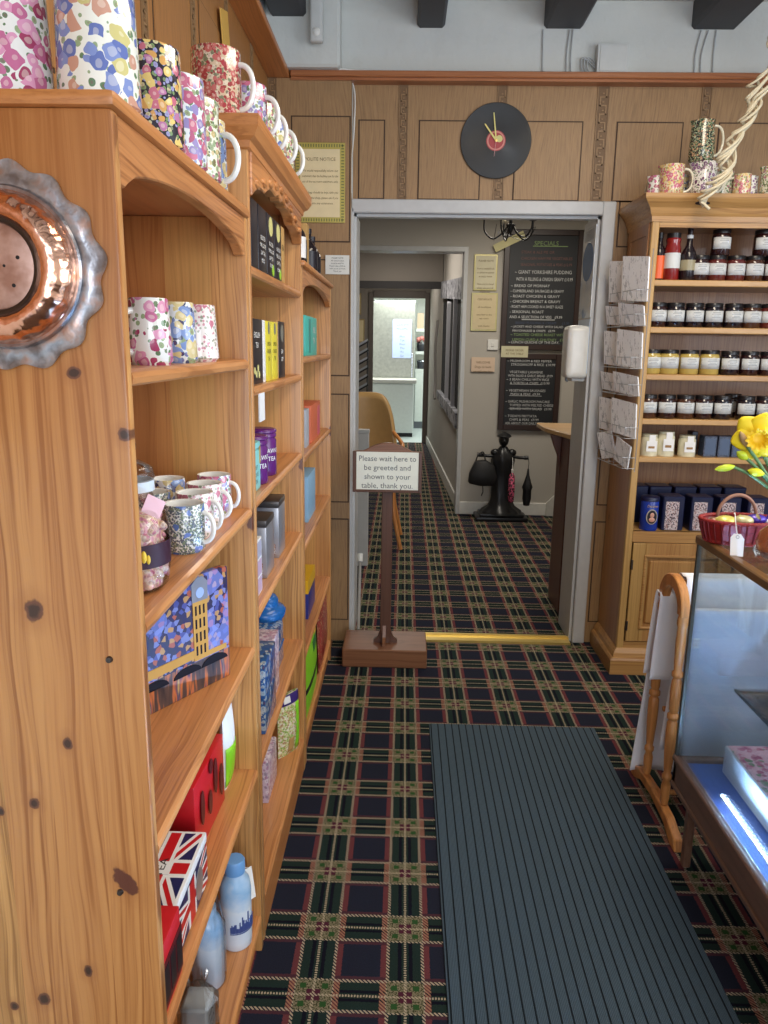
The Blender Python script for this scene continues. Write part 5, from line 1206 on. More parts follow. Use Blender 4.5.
# basket, tag, vase on the counter top
CTZ = .944
M['wicker'] = (lambda n: n.done(n.mix(n.noise(n.vec(n.mul(n.obj() and n.xyz[0], 60), n.mul(n.xyz[1], 60), n.mul(n.xyz[2], 300)), 1, 2), srgb(90, 18, 22), srgb(186, 48, 44)), .45, bump=n.noise(n._o, 120, 2), bstr=.6, bdist=.003))(NT('red wicker'))
bk = thing('red_basket', (.846, 1.865, CTZ), 'oval red wicker basket of wrapped treats on the display case', 'basket')
def ov(bm_): return bm_.xf(Matrix.Diagonal((1.0, .62, 1, 1)))
ov(B().lathe([(0, .003), (.080, .003), (.086, .010), (.098, .056), (.101, .058), (.097, .052), (.083, .012), (0, .008)], seg=48)).obj('body', M['wicker'], bk, smooth=60)
for k in range(30):
    a = 2*PI*k/30
    B().tube([(.087*math.cos(a), .62*.087*math.sin(a), .006), (.096*math.cos(a), .62*.096*math.sin(a), .034), (.1015*math.cos(a), .62*.1015*math.sin(a), .058)], .0022, 5).obj('stake', P_('dark red cane', (120, 26, 30), .4), bk, smooth=60)
for zz, rr_ in ((.058, .100), (.006, .083)):
    for s_ in range(3):
        pts = [((rr_+.003*math.cos(a*24+s_*2.1))*math.cos(a), .62*(rr_+.003*math.cos(a*24+s_*2.1))*math.sin(a), zz+.003*math.sin(a*24+s_*2.1)) for a in [2*PI*i/144 for i in range(145)]]
        B().tube(pts, .0026, 6).obj('rim_strand', M['wicker'], bk, smooth=60)
pts = [(.098*math.cos(a)*.9, .01, .055+.055*math.sin(a)) for a in [PI*i/20 for i in range(21)]]
hd = B().tube([(p[0]*.55+.01, .052, p[2]) for p in pts], .0045, 8).obj('handle', P_('bleached wicker', (150, 110, 92), .6), bk, smooth=60)
gw = 'wrapped treats heaped in the red basket'
sw_ = ((-.045, -.005, .040, .026, 'lemon', (224, 212, 110), 'yellow wrapped treat lying in the basket'), (-.005, -.012, .044, .024, 'pale', (206, 200, 150), 'cream wrapped treat in the middle of the basket'), (.030, -.004, .046, .024, 'purple', (76, 56, 160), 'shiny purple wrapped treat towards the vase'), (.062, .002, .040, .020, 'white', (206, 204, 200), 'white wrapped treat at the vase end of the basket'), (-.068, .004, .038, .018, 'brown', (130, 90, 70), 'brown wrapped treat at the left end of the basket'))
for dx, dy, dz, r_, nm_, c_, lab in sw_:
    t = thing('wrapped_treat', (.850+dx, 1.865+dy, CTZ+dz+.010), lab, 'sweet', gw)
    B().sphere((0, 0, .004), r_, 1.1, .75, .55, 14, 9).obj('wrapper', plain(nm_+' foil', c_, .22, .2, var=.4), t, smooth=40)
    B().lathe([(.002, 0), (.010, .014), (.012, .016)], seg=8, fn=lambda a, r, z: 1+.3*math.sin(a*4)).xf(Matrix.Translation((r_*.9, 0, .006)) @ Matrix.Rotation(1.2, 4, 'Y')).obj('twist', plain(nm_+' foil end', c_, .22, .2, var=.4), t)
bt = thing('price_tag', (.785, 1.735, CTZ), 'white card tag tied with string in front of the basket', 'tag')
tgm = Matrix.Translation((0, 0, 0)) @ Matrix.Rotation(-.25, 4, 'X')
B().prism([(-.015, .0), (.015, -.003), (.018, .038), (.010, .050), (-.006, .051), (-.014, .042)], 'XZ', -.0006, .0006).xf(tgm).obj('card', M['white'], bt)
B().lathe([(.003, .0009), (.0042, .0009)], (.002, -.0004, .043), 12, 'Y').xf(tgm).obj('eyelet', P_('label line'), bt)
B().tube(spl([(.002, .012, .046), (.004, .03, .066), (.010, .055, .088), (.014, .068, .085)], 5), .0012, 6).obj('string', M['white'], bt, smooth=60)
M['amber'] = plain('amber glass', (170, 96, 50), .08, coat=1)
am = NT('amber glass clear'); am.b.inputs['Transmission Weight'].default_value = .85; am.b.inputs['Roughness'].default_value = .06; am.b.inputs['Base Color'].default_value = (.72, .38, .18, 1); am.b.inputs['IOR'].default_value = 1.3
vs = thing('amber_vase', (.862, 1.700, CTZ), 'round bellied amber glass vase with a narrow neck', 'vase')
B().lathe([(0, .002), (.022, .0), (.030, .004), (.046, .022), (.050, .042), (.042, .066), (.022, .086), (.015, .098), (.014, .112), (.020, .128), (.022, .130), (.019, .128), (.012, .110), (.013, .098), (.020, .084), (.040, .064), (.047, .042), (.043, .024), (.025, .008), (0, .006)], seg=40).obj('glass', am.m, vs, smooth=60)
B().lathe([(.030, .003), (.046, .003), (.0535, .020), (.052, .026), (.044, .010)], seg=40).obj('clear_foot', M['glass'], vs, smooth=60)
# daffodils
P_('stem green', (92, 130, 84), .4); P_('petal yellow', (252, 224, 40), .5); P_('trumpet', (250, 204, 36), .5); P_('bud green', (186, 204, 40), .4); P_('sheath', (176, 148, 104), .7)
V0 = Vector((.862, 1.700, CTZ+.125))
def stemcurve(tip, side=(0, 0, 0)):
    t = Vector(tip); m = (V0+t)/2+Vector(side)
    return spl([V0+Vector((0, 0, -.10)), V0, m, t], 8)
fl_ = Vector((.786, 1.70, 1.226))
dd = thing('daffodil', V0, 'open yellow daffodil facing the room from the amber vase', 'flower', None)
B().tube(stemcurve(fl_+Vector((0, .02, -.004)), (-.005, 0, .02)), .0045, 8).obj('stem', P_('stem green'), dd, world=True, smooth=60)
Rf = Matrix.Translation(fl_) @ Matrix.Rotation(math.radians(-22), 4, 'Z') @ Matrix.Rotation(math.radians(8), 4, 'X')
for k in range(6):
    a = k*PI/3+.25
    def pf(u, v, k=k):
        wv = .030*math.sin(PI*min(1, v*.93+.05))**.7*(1 if v < .8 else 1)*(1-.25*v)
        x = (u-.5)*2*wv; z = .006+.050*v; y = -.003-.004*math.sin(PI*v) + (.004 if k % 2 else 0) + .008*(u-.5)**2*4*(1-v*.5)
        return (x, y, z)
    B().grid(pf, 8, 12).xf(Rf @ Matrix.Rotation(a, 4, 'Y')).obj('petal', P_('petal yellow'), dd, world=True, smooth=60, solid=.0008)
b_ = B().lathe([(0, .010), (.010, .011), (.013, .014), (.016, .022), (.022, .028), (.024, .028), (.020, .024)], seg=60, axis='Y', fn=lambda a, r, z: 1+(.12*math.sin(a*12) if z > .02 else 0)); b_.xf(Rf); b_.obj('trumpet', P_('trumpet'), dd, world=True, smooth=60)
def bud(tip, lab, r_, ln, mat, rot, open_=False):
    t = thing('daffodil_bud', V0, lab, 'flower', 'buds in the amber vase'); tip = Vector(tip)
    B().tube(stemcurve(tip, (-.01, 0, .02)), .0038, 8).obj('stem', P_('stem green'), t, world=True, smooth=60)
    B().lathe([(.0030, -.004), (r_*.8, ln*.15), (r_, ln*.4), (r_*.75, ln*.75), (.001, ln)], seg=14).xf(Matrix.Translation(tip) @ Matrix.Rotation(rot, 4, 'Y')).obj('bud', mat, t, world=True, smooth=60)
bud((.738, 1.70, 1.158), 'long green bud nodding furthest left', .0085, .040, P_('bud green'), -1.75)
bud((.765, 1.70, 1.178), 'rounded green bud beside the brown sheathed one', .010, .026, P_('bud green'), -1.0)
bud((.762, 1.70, 1.207), 'brown papery sheathed bud left of the open daffodil', .008, .034, P_('sheath'), -.5)
bud((.800, 1.69, 1.145), 'yellow tipped bud under the open daffodil', .010, .034, plain('half open bud', (216, 214, 30), .4), -1.35)
for k, (dx, dy, h_, ww) in enumerate(((-.045, .0, .12, .007), (-.02, .01, .10, .008), (.015, 0, .13, .008), (-.075, .01, .155, .006))):
    t = thing('daffodil_leaf', V0, ('broad strap leaf in the vase leaning left', 'short strap leaf hugging the open daffodil stem', 'strap leaf rising to the right edge', 'longest thin leaf arching far left')[k], 'leaf', 'strap leaves in the amber vase')
    cpts = spl([V0+Vector((0, 0, -.09)), V0, V0+Vector((dx*.5, dy, h_*.6)), V0+Vector((dx, dy*2, h_))], 6); N_ = len(cpts)-1
    def lf(u, v, cpts=cpts, ww=ww, N_=N_):
        p = cpts[min(N_, int(round(v*N_)))]; return (p.x+(u-.5)*2*ww*(1-v**3)*.9, p.y+abs(u-.5)*.004, p.z)
    B().grid(lf, 2, N_).obj('blade', P_('stem green'), t, world=True, smooth=60, solid=.0012)

# ---------------------------------------------------------------- towel horse with white cloths
M['rail_wood'] = pine('honey pine rail', (206, 138, 76), 'Z', 'X', knotty=False, strip=1, contrast=.7)
th = thing('towel_horse', (1.13, 2.15, 0), 'turned pine towel horse behind the display case', 'towel rail')
def turned(x, y, z0, z1):
    L_ = z1-z0; P = []
    prof = [(0, .010), (.03, .013), (.10, .014), (.13, .010), (.14, .0145), (.16, .0145), (.17, .010), (.20, .012), (.30, .0155), (.38, .0165), (.44, .0155), (.455, .011), (.465, .017), (.485, .017), (.495, .011), (.51, .014), (.60, .0155), (.66, .014), (.675, .0105), (.685, .016), (.705, .016), (.715, .011), (.75, .013), (.86, .0145), (.93, .0125), (.95, .016), (.97, .016), (1.0, .012)]
    return B().lathe([(0, z0)]+[(r, z0+L_*s) for s, r in prof]+[(0, z1)], (x, y, 0), 20)
for x in (.815, 1.40):
    for y, zt, zb in ((2.088, .672, .066), (2.256, .662, .066)):
        turned(x, y, zb, zt).obj('post', M['rail_wood'], th, world=True, smooth=50)
    # arched top
    out = [(2.172+.102*math.cos(PI*i/20), .665+.100*math.sin(PI*i/20)) for i in range(21)]
    inn = [(2.172+.066*math.cos(PI*i/20), .665+.062*math.sin(PI*i/20)) for i in range(20, -1, -1)]
    B().prism(out+inn, 'YZ', x-.013, x+.013, .003).obj('arch', M['rail_wood'], th, world=True)
    ft = [(1.945, 0), (1.985, 0), (2.05, .028), (2.17, .038), (2.28, .028), (2.34, 0), (2.375, 0), (2.365, .030), (2.31, .058), (2.17, .068), (2.03, .060), (1.955, .034)]
    B().prism(ft, 'YZ', x-.013, x+.013, .003).obj('foot', M['rail_wood'], th, world=True)
for y, z in ((2.172, .742), (2.085, .66), (2.258, .65), (2.172, .335), (2.172, .052)):
    B().tube([(.815, y, z), (1.40, y, z)], .0085, 10).obj('rail', M['rail_wood'], th, world=True, smooth=60)
cn_ = NT('white cotton'); cn_.obj(); M['cotton'] = cn_.done(srgb(246, 246, 250), .9, bump=cn_.noise(cn_._o, 9, 3), bstr=.25, bdist=.02)
def cloth(name, x0, x1, prof, lab, skew=0, fold=.006, nx=40):
    pr_ = spl([Vector((0, a, c)) for a, c in prof], 6); N_ = len(pr_)-1
    def f(u, v):
        i = v*N_; k = min(N_-1, int(i)); p = pr_[k].lerp(pr_[k+1], i-k)
        dr = abs(p.z-max(q.z for q in pr_))
        x = x0+(x1-x0)*u - skew*dr*(1-u)
        w_ = fold*min(1, dr*5)
        return (x, p.y+w_*math.sin(u*17+p.z*3)*1.3+w_*math.sin(u*7+1), p.z+.004*math.sin(u*9)*min(1, dr*6))
    o = B().grid(f, nx, N_*1).obj(name, M['cotton'], smooth=60, solid=.0018)
    tag(o, lab, 'cloth', None); return o
cloth('white_cloth', .797, 1.385, [(2.288, .395), (2.284, .55), (2.278, .672), (2.258, .682), (2.236, .672), (2.230, .55), (2.226, .40)], 'short white cloth folded over the far rail of the towel horse', skew=.03)
cloth('white_cloth', .836, 1.38, [(2.325, .03), (2.32, .20), (2.305, .50), (2.22, .735), (2.172, .760), (2.135, .74), (2.12, .55), (2.12, .22)], 'long white cloth over the top rail, hanging almost to the floor', skew=.07)
cloth('white_cloth', .838, 1.37, [(2.108, .30), (2.103, .50), (2.097, .672), (2.083, .682), (2.069, .672), (2.061, .48), (2.055, .16)], 'white cloth on the near rail seen through the case glass', skew=.0)

# ---------------------------------------------------------------- on the right jamb
sd = thing('soap_dispenser', (.838, 3.66, 1.40), 'white rounded wall dispenser on the right doorway jamb', 'dispenser')
B().box(.742, 3.560, 1.275, .846, 3.700, 1.515, .032, seg=4).obj('cover', P_('dispenser white', (232, 232, 226), .25), sd, world=True, smooth=50)
B().box(.775, 3.59, 1.262, .838, 3.71, 1.30, .008, seg=2).obj('back_plate', P_('dispenser grey', (200, 200, 196), .35), sd, world=True, smooth=50)
B().tube([(.758, 3.62, 1.290), (.755, 3.62, 1.268), (.765, 3.62, 1.262)], .005, 8).obj('nozzle', P_('steel_n', (120, 124, 128), .3, .6), sd, world=True, smooth=60)
M['poster'] = (lambda n: n.done(n.ramp(n.noise(n.vec(n.mul(n.obj() and n.xyz[0], 1), n.mul(n.xyz[1], 7), n.mul(n.xyz[2], 9)), 1, 3), [(.3, srgb(120, 150, 200)), (.40, srgb(224, 234, 244)), (.6, srgb(244, 246, 244)), (.7, srgb(180, 196, 210))]), .15, coat=.6))(NT('glossy blue white poster'))
po = thing('poster', (.836, 3.76, 1.42), 'glossy blue and white poster strip on the doorway jamb above the dispenser', 'poster')
B().box(.8345, 3.565, 1.55, .8375, 3.80, 1.95).obj('sheet', M['poster'], po, world=True)
B().lathe([(0, .001), (1, .001), (1, 0)], seg=28, axis='X').xf(Matrix.Translation((.834, 3.68, 1.80)) @ Matrix.Diagonal((-1, .10, .085, 1))).obj('blue_disc', P_('poster blue', (84, 120, 168), .25), po, world=True)
b_ = B()
for k in range(6): b_.box(.8335, 3.60, 1.895+k*.008, .8343, 3.76, 1.898+k*.008)
b_.obj('print_lines', P_('label line'), po, world=True)
tag(B().box(.8350, 3.565, 1.30, .8375, 3.80, 1.545).obj('poster_sheet', P_('pale blue sheet', (206, 222, 240), .3)), 'plain pale blue sheet under the glossy poster behind the dispenser', 'poster')

# hatch counter inside the hall
M['brown_panel'] = pine('reddish brown panel', (96, 56, 44), 'Z', 'Y', knotty=False, strip=2, contrast=.5)
hc = thing('hatch_counter', (.98, 4.15, 0), 'brown wooden serving counter with a pale top just inside the hall', 'counter')
B().prism([(3.95, 0), (4.24, 0), (4.24, .955), (3.95, .955)], 'YZ', .862, .892, .003).obj('end_panel', M['brown_panel'], hc, world=True)
B().prism([(.862, .70), (.862, .955), (.800, .955), (.820, .90), (.845, .84), (.858, .77)], 'XZ', 4.13, 4.16, .003).obj('bracket', M['brown_panel'], hc, world=True)
B().box(.888, 4.10, 0, 1.45, 4.13, .955).obj('front_panel', P_('dark recess wood', (44, 34, 32), .6), hc, world=True)
B().prism([(.785, 4.22), (.855, 3.90), (1.5, 3.90), (1.5, 4.50), (.785, 4.50)], 'XY', .957, .983, .004).obj('counter_top', pine('pale counter top', (196, 156, 104), 'X', 'Y', knotty=False, strip=2, contrast=.5), hc, world=True)

# ---------------------------------------------------------------- chalk boards
P_('board black', (26, 28, 32), .55); P_('board frame', (50, 34, 30), .4); P_('chalk', (196, 196, 194), .8); P_('chalk green', (134, 158, 104), .8); P_('chalk red', (120, 84, 78), .8); P_('chalk dim', (66, 76, 100), .8)
def board(x0, x1, z0, z1, lab):
    t = thing('chalkboard', ((x0+x1)/2, 6.44, z0), lab, 'chalkboard')
    B().box(x0+.02, 6.422, z0+.02, x1-.02, 6.448, z1-.02).obj('slate', M['board black'], t, world=True)
    B().box(x0, 6.412, z0, x0+.045, 6.449, z1, .004).box(x1-.045, 6.412, z0, x1, 6.449, z1, .004).box(x0+.045, 6.412, z0, x1-.045, 6.449, z0+.045, .004).box(x0+.045, 6.412, z1-.045, x1-.045, 6.449, z1, .004).obj('frame', M['board frame'], t, world=True)
    return t
b1 = board(.785, 1.415, 1.395, 2.335, 'large framed specials chalkboard on the grey hall wall')
xl = .855
def chalk(t, lines, size, x, z, m, wdt, lead=1.3, name='chalk_writing'):
    lead = lead/.78; size = size*.78; wdt = wdt*.93
    return writing(lines, size, (x, 6.4205, z), t, M[m], name, align='LEFT', leading=lead, wdt=wdt)
chalk(b1, ['SPECIALS'], .062, 1.02, 2.278, 'chalk green', .28); B().box(1.01, 6.4205, 2.205, 1.29, 6.4215, 2.211).obj('underline', M['chalk green'], b1, world=True)
chalk(b1, ['STEAK & ALE PIE OR', 'CHICKEN HAM PIE VEGETABLES', 'SEASONAL POTATOES & PEAS £12.99'], .038, .92, 2.190, 'chalk red', .44, 1.25)
chalk(b1, ['~ GIANT YORKSHIRE PUDDING', '  WITH A FILLING & ONION GRAVY £10.99'], .050, .875, 2.040, 'chalk', .49, 1.1)
chalk(b1, ['~ BREAD OF MORNAY', '- CUMBERLAND SAUSAGES & GRAVY', '- ROAST CHICKEN & GRAVY', '- CHICKEN BREAST & GRAVY', '- ROAST HAM COOKED IN A SWEET GLAZE', '- SEASONAL ROAST', 'AND A SELECTION OF VEG   £9.99'], .040, .850, 1.925, 'chalk', .46, 1.02)
B().box(.95, 6.4205, 1.635, 1.22, 6.4215, 1.640).obj('underline', M['chalk'], b1, world=True)
chalk(b1, ['BREAD PUDDING & CREAM      £3.50'], .036, .90, 1.640, 'chalk dim', .47)
chalk(b1, ['~ JACKET AND CHEESE WITH SALAD', '  MAYONNAISE & CRISPS   £8.99'], .033, .865, 1.600, 'chalk', .48, 1.0)
chalk(b1, ['~ TOASTED CHEESE ROAST WITH', '  LEMON CURD & CHUTNEY   £7.95'], .038, .865, 1.540, 'chalk green', .49, 1.05)
chalk(b1, ['~ LUNCH QUICHE OF THE DAY,', ' WITH SALAD COLESLAW + CRISPS   £8.99'], .037, .850, 1.480, 'chalk', .49, 1.1)
b2 = board(.795, 1.295, .735, 1.365, 'smaller framed menu chalkboard hanging below the specials board')
chalk(b2, ['~ MUSHROOM & RED PEPPER', '    STROGANOFF & RICE  £10.99', '', '   VEGETABLE LASAGNE', '  WITH SALAD & GARLIC BREAD  £9.99', '~ 3 BEAN CHILLI WITH RICE', '    & TORTILLA CHIPS  £10.99', '', '~ VEGETARIAN SAUSAGES', '     MASH & PEAS  £9.99', '', '~ GARLIC MUSHROOM PANCAKE', '     TOPPED WITH MELTED CHEESE', '     SERVED WITH SALAD  £9.99', '', '~ TODAYS FRITTATA', '     CHIPS & PEAS  £9.99', ' ASK ABOUT OUR DAILY SPECIALS'], .036, .850, 1.322, 'chalk', .395, .84)
for z_ in (1.115, 1.02, .915): B().box(.88, 6.4205, z_, 1.15, 6.4212, z_+.003).obj('divider', M['chalk'], b2, world=True)
t = thing('yellow_notice', (.82, 6.41, 2.24), 'slanting yellow note pinned across the top corner of the specials board', 'notice')
B().box(-.13, -.001, -.03, .13, .001, .03).xf(Matrix.Rotation(-.45, 4, 'Y')).obj('paper', P_('yellow paper', (206, 198, 146), .6), t)
t = thing('cream_notice', (.905, 6.41, 1.38), 'small cream card between the two chalkboards', 'notice')
B().box(-.11, -.001, -.045, .11, .001, .045).obj('paper', P_('cream card', (200, 194, 160), .6), t); writing(['PLEASE ORDER', 'AT THE TABLE'], .022, (0, -.002, .026), t, M['brown ink'], local=True, wdt=.16)
def notice(x0, x1, z0, z1, lab, mat, lines, fr_m=None, size=.02, ink='brown ink'):
    t = thing('wall_notice', ((x0+x1)/2, 6.445, z0), lab, 'notice')
    if fr_m: B().box(x0, 6.437, z0, x1, 6.449, z1, .003).obj('frame', fr_m, t, world=True)
    B().box(x0+.014, 6.434, z0+.014, x1-.014, 6.4375, z1-.014).obj('paper', mat, t, world=True)
    writing(lines, size, ((x0+x1)/2, 6.433, z1-.035), t, M[ink], leading=1.5, wdt=(x1-x0)*.72)
    return t
notice(.548, .738, 1.862, 2.145, 'upper cream framed notice on the hall wall, beside the boards', P_('cream paper2', (206, 198, 166), .5), ['PLEASE NOTE', '', 'Food is cooked fresh', 'so please be patient', 'at busy times', '', 'Tables may be shared', 'when we are full', 'Thank you'], P_('gilt frame', (196, 186, 130), .3, .2))
notice(.538, .752, 1.542, 1.845, 'lower yellow certificate in a gilt frame on the hall wall', P_('certificate', (206, 188, 146), .4), ['CERTIFICATE', '', 'of excellence', '', 'awarded to the', 'tea room', '', 'with thanks'], M['gilt frame'])
notice(.542, .765, 1.20, 1.345, 'orange and white certificate low on the hall wall', P_('orange cert', (214, 188, 162), .5), ['WELCOME', 'Dogs on leads', 'are welcome here'], None, .024)
t = thing('light_switch', (.727, 6.445, 1.39), 'square white light switch between the framed notices and the orange card', 'switch')
B().box(-.043, -.010, 0, .043, 0.004, .086, .003).obj('plate', P_('switch white', (222, 220, 214), .4), t); B().box(-.012, -.014, .028, .012, -.009, .058, .002).obj('rocker', M['switch white'], t)

# ---------------------------------------------------------------- chandelier
ch = thing('chandelier', (.585, 4.55, 2.045), 'black iron candle chandelier hanging just inside the hall', 'chandelier')
P_('iron', (24, 22, 22), .45)
B().lathe([(0, -.012), (.006, 0), (.026, .038), (.028, .044), (.010, .048), (.008, .30), (.008, .55), (.03, .555), (.035, .578), (0, .579)], seg=20).obj('stem', M['iron'], ch, smooth=50)
for k in range(5):
    a = 2*PI*k/5+.45
    c_, s_ = math.cos(a), math.sin(a)
    f = lambda r, z: (r*c_, r*s_, z)
    arm = B().tube(spl([f(.012, .045), f(.05, -.005), f(.10, -.03), f(.145, .01), f(.150, .07)], 6), .0045, 8).obj('arm', M['iron'], ch, smooth=60)
    B().lathe([(.002, .07), (.022, .078), (.024, .082), (.008, .084), (.009, .09), (.009, .150)], f(.150, 0), 16).obj('candle_cup', M['iron'] if k not in (1, 3) else P_('cream candle', (220, 214, 196), .4), arm, smooth=50)
    B().lathe([(.0085, .150), (.011, .165), (.006, .190), (0, .20)], f(.150, 0), 12).obj('bulb', emit('warm bulb', (1, .8, .5), 5), arm, smooth=60)
for k in range(3):
    a = 2*PI*k/3; pts = [(.14*math.cos(a), .14*math.sin(a), .03), (.10*math.cos(a+.5), .10*math.sin(a+.5), -.035), (.14*math.cos(a+1.9), .14*math.sin(a+1.9), .03)]
    B().tube(spl(pts, 8), .0014, 5).obj('bead_chain', M['iron'], ch, smooth=60)

# ---------------------------------------------------------------- coat stand figure with bag and umbrellas
fg = thing('umbrella_stand', (.835, 6.29, 0), 'black cast figure stand with outstretched arms against the hall wall', 'stand')
P_('cast black', (24, 24, 26), .35)
B().box(-.235, -.13, 0, .235, .12, .035, .012, seg=2).box(-.20, -.11, .035, .20, .10, .06, .01, seg=2).obj('base', M['cast black'], fg, smooth=40)
B().lathe([(0, .055), (.19, .055), (.175, .08), (.12, .115), (.095, .17), (.09, .26), (.085, .34), (.09, .42), (.105, .50), (.10, .56), (.05, .60), (.032, .625)], seg=32, fn=lambda a, r, z: 1+.07*math.sin(a*7+z*14)).xf(Matrix.Diagonal((1, .7, 1, 1))).obj('body', M['cast black'], fg, smooth=60)
B().tube(spl([(-.235, -.02, .555), (-.12, -.02, .545), (-.05, -.02, .555), (.05, -.02, .55), (.14, -.02, .535), (.225, -.02, .535)], 5), [.018]*3+[.014]*20+[.018]*3, 10).obj('arms', M['cast black'], fg, smooth=60)
B().sphere((0, -.01, .685), .055, .85, .85, 1.15).sphere((0, -.06, .675), .014, 1, 1, 1.2).lathe([(.05, .70), (.068, .712), (.05, .73), (.02, .745), (0, .75)], (0, -.01, 0), 20).obj('head', M['cast black'], fg, smooth=60)
for s_ in (-1, 1): B().sphere((s_*.075, -.02, .575), .035, 1.2, .8, .9, 12, 8).obj('shoulder', M['cast black'], fg, smooth=60)
fg.scale = (.92, 1, .98)
bg = thing('black_bag', (.665, 6.20, .27), 'black shoulder bag slung on the left arm of the figure stand', 'bag')
B().prism([(-.135, .02), (-.125, .12), (-.075, .235), (.02, .245), (.10, .20), (.13, .08), (.11, .0), (-.02, -.005)], 'XZ', -.045, .045, .012).obj('pouch', P_('bag black', (20, 20, 22), .6), bg, smooth=50)
bg.scale = (.88, .9, .85)
bg.location.z = .30
B().tube(spl([(-.07, 0, .235), (-.05, .0, .29), (0, .05, .315), (.02, .0, .24)], 5), .007, 6).obj('strap', M['bag black'], bg, smooth=60); B().tube([(.0, -.03, .01), (.005, -.03, -.06), (-.008, -.03, -.10)], .005, 6).obj('loose_strap', M['bag black'], bg, smooth=60)
M['pinkspot'] = F('pink and black spotted', (222, 96, 130), 50, (40, .4, [(40, 20, 30), (30, 16, 24)], .5), rough=.5)
um = thing('umbrella', (.895, 6.13, .17), 'small pink and black patterned umbrella hanging on the stand', 'umbrella')
B().lathe([(.008, .0), (.024, .012), (.028, .10), (.024, .22), (.012, .245), (0, .25)], seg=16, fn=lambda a, r, z: 1+.08*math.sin(a*6)).obj('canopy', M['pinkspot'], um, smooth=50); B().lathe([(.006, .245), (.010, .26), (.010, .275), (0, .28)], seg=12).tube([(0, 0, .28), (.004, .02, .33), (.0, .03, .37)], .0025, 6).obj('handle', M['white'], um, smooth=60)
um = thing('umbrella', (1.035, 6.20, .13), 'folded black umbrella hanging from the right arm of the stand', 'umbrella')
B().lathe([(0, 0), (.026, .008), (.034, .06), (.032, .13), (.040, .16), (.028, .20), (.012, .26), (.007, .31), (0, .32)], seg=16, fn=lambda a, r, z: 1+.10*math.sin(a*6+z*10)).obj('canopy', P_('bag black'), um, smooth=50); B().tube([(0, 0, .31), (.003, .0, .36), (.0, .03, .405)], .003, 6).obj('strap', M['bag black'], um, smooth=60)

# stairs at the right of the hall
sf = thing('staircase', (1.5, 6.15, 0), 'foot of a carpeted staircase with a white sloping string board', 'stairs')
B().prism([(1.24, 0), (1.24, .115), (1.30, .175), (2.2, .78), (2.2, 0)], 'XZ', 6.415, 6.44, .003).obj('wall_string', P_('string white', (200, 198, 190), .4), sf, world=True)
for k in range(4):
    B().box(1.36+k*.22, 5.6, k*.17, 2.28, 6.41, .165+k*.17, .012, seg=2).obj('step', F('dark floral stair carpet', (46, 44, 46), 60, (30, .4, [(120, 90, 80), (90, 60, 60), (70, 90, 80)], .6), rough=.95) if k == 0 else bpy.data.materials['dark floral stair carpet'], sf, world=True)

# ---------------------------------------------------------------- corridor and beyond
ts = thing('timber_screen', (CX(7.7), 7.7, .80), 'old dark timber opening with whitewashed posts in the corridor wall', 'screen')
M['old_wood'] = (lambda n: n.done(n.ramp(n.noise(n.vec(n.mul(n.obj() and n.xyz[0], 8), n.mul(n.xyz[1], 8), n.mul(n.xyz[2], 14)), 1, 4, .7), [(.35, srgb(70, 68, 72)), (.5, srgb(150, 150, 156)), (.65, srgb(196, 196, 200))]), .7, bump=n.noise(n._o, 30, 3), bstr=.6, bdist=.01))(NT('distressed whitewashed oak'))
def cslab(y0, y1, z0, z1, d0, d1, name, mat):
    b_ = B(); b_.prism([(CX(y0)+d0, y0), (CX(y1)+d0, y1), (CX(y1)+d1, y1), (CX(y0)+d1, y0)], 'XY', z0, z1); return b_.obj(name, mat, ts, world=True)
def cslope(y0, y1, za, zb, zc, zd, d0, d1, name, mat):
    """za..zb heights at the near end, zc..zd at the far end"""
    b_ = bmesh.new(); x0, x1 = CX(y0), CX(y1)
    v = [b_.verts.new(p) for p in ((x0+d0, y0, za), (x1+d0, y1, zc), (x1+d1, y1, zc), (x0+d1, y0, za), (x0+d0, y0, zb), (x1+d0, y1, zd), (x1+d1, y1, zd), (x0+d1, y0, zb))]
    for q in ((0,1,2,3), (7,6,5,4), (0,4,5,1), (1,5,6,2), (2,6,7,3), (3,7,4,0)): b_.faces.new([v[i] for i in q])
    bmesh.ops.recalc_face_normals(b_, faces=b_.faces)
    bb = B(); bb.join(b_); return bb.obj(name, mat, ts, world=True)
cslope(6.61, 8.98, 1.80, 1.98, 1.95, 2.13, -.03, .07, 'header', M['old_wood']); cslope(6.61, 8.98, .72, .85, .84, .92, -.045, .07, 'sill', M['old_wood'])
cslope(6.605, 6.66, .72, 1.98, .72, 1.98, -.02, .07, 'side_post', M['old_wood'])
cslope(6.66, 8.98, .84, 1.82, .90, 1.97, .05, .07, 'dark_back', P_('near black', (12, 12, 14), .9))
for y0 in (7.22, 7.93): cslope(y0, y0+.04, .84, 1.84, .84, 1.86, -.035, .05, 'mullion', P_('white mullion', (196, 196, 200), .7))
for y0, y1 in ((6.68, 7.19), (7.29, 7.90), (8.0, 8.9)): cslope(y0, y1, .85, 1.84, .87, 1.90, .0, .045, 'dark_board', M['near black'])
tag(B().tube(spl([(CX(9.3)-.03, 9.3, 1.72), (CX(9.3)-.05, 9.3, 1.4), (CX(9.3)-.04, 9.32, 1.0), (CX(9.2)-.05, 9.2, .80)], 5), .016, 8).obj('hanging_rod', P_('grey rod', (150, 146, 140), .4), smooth=60), 'thin grey rod hanging on the corridor wall beyond the timber screen', 'rod')
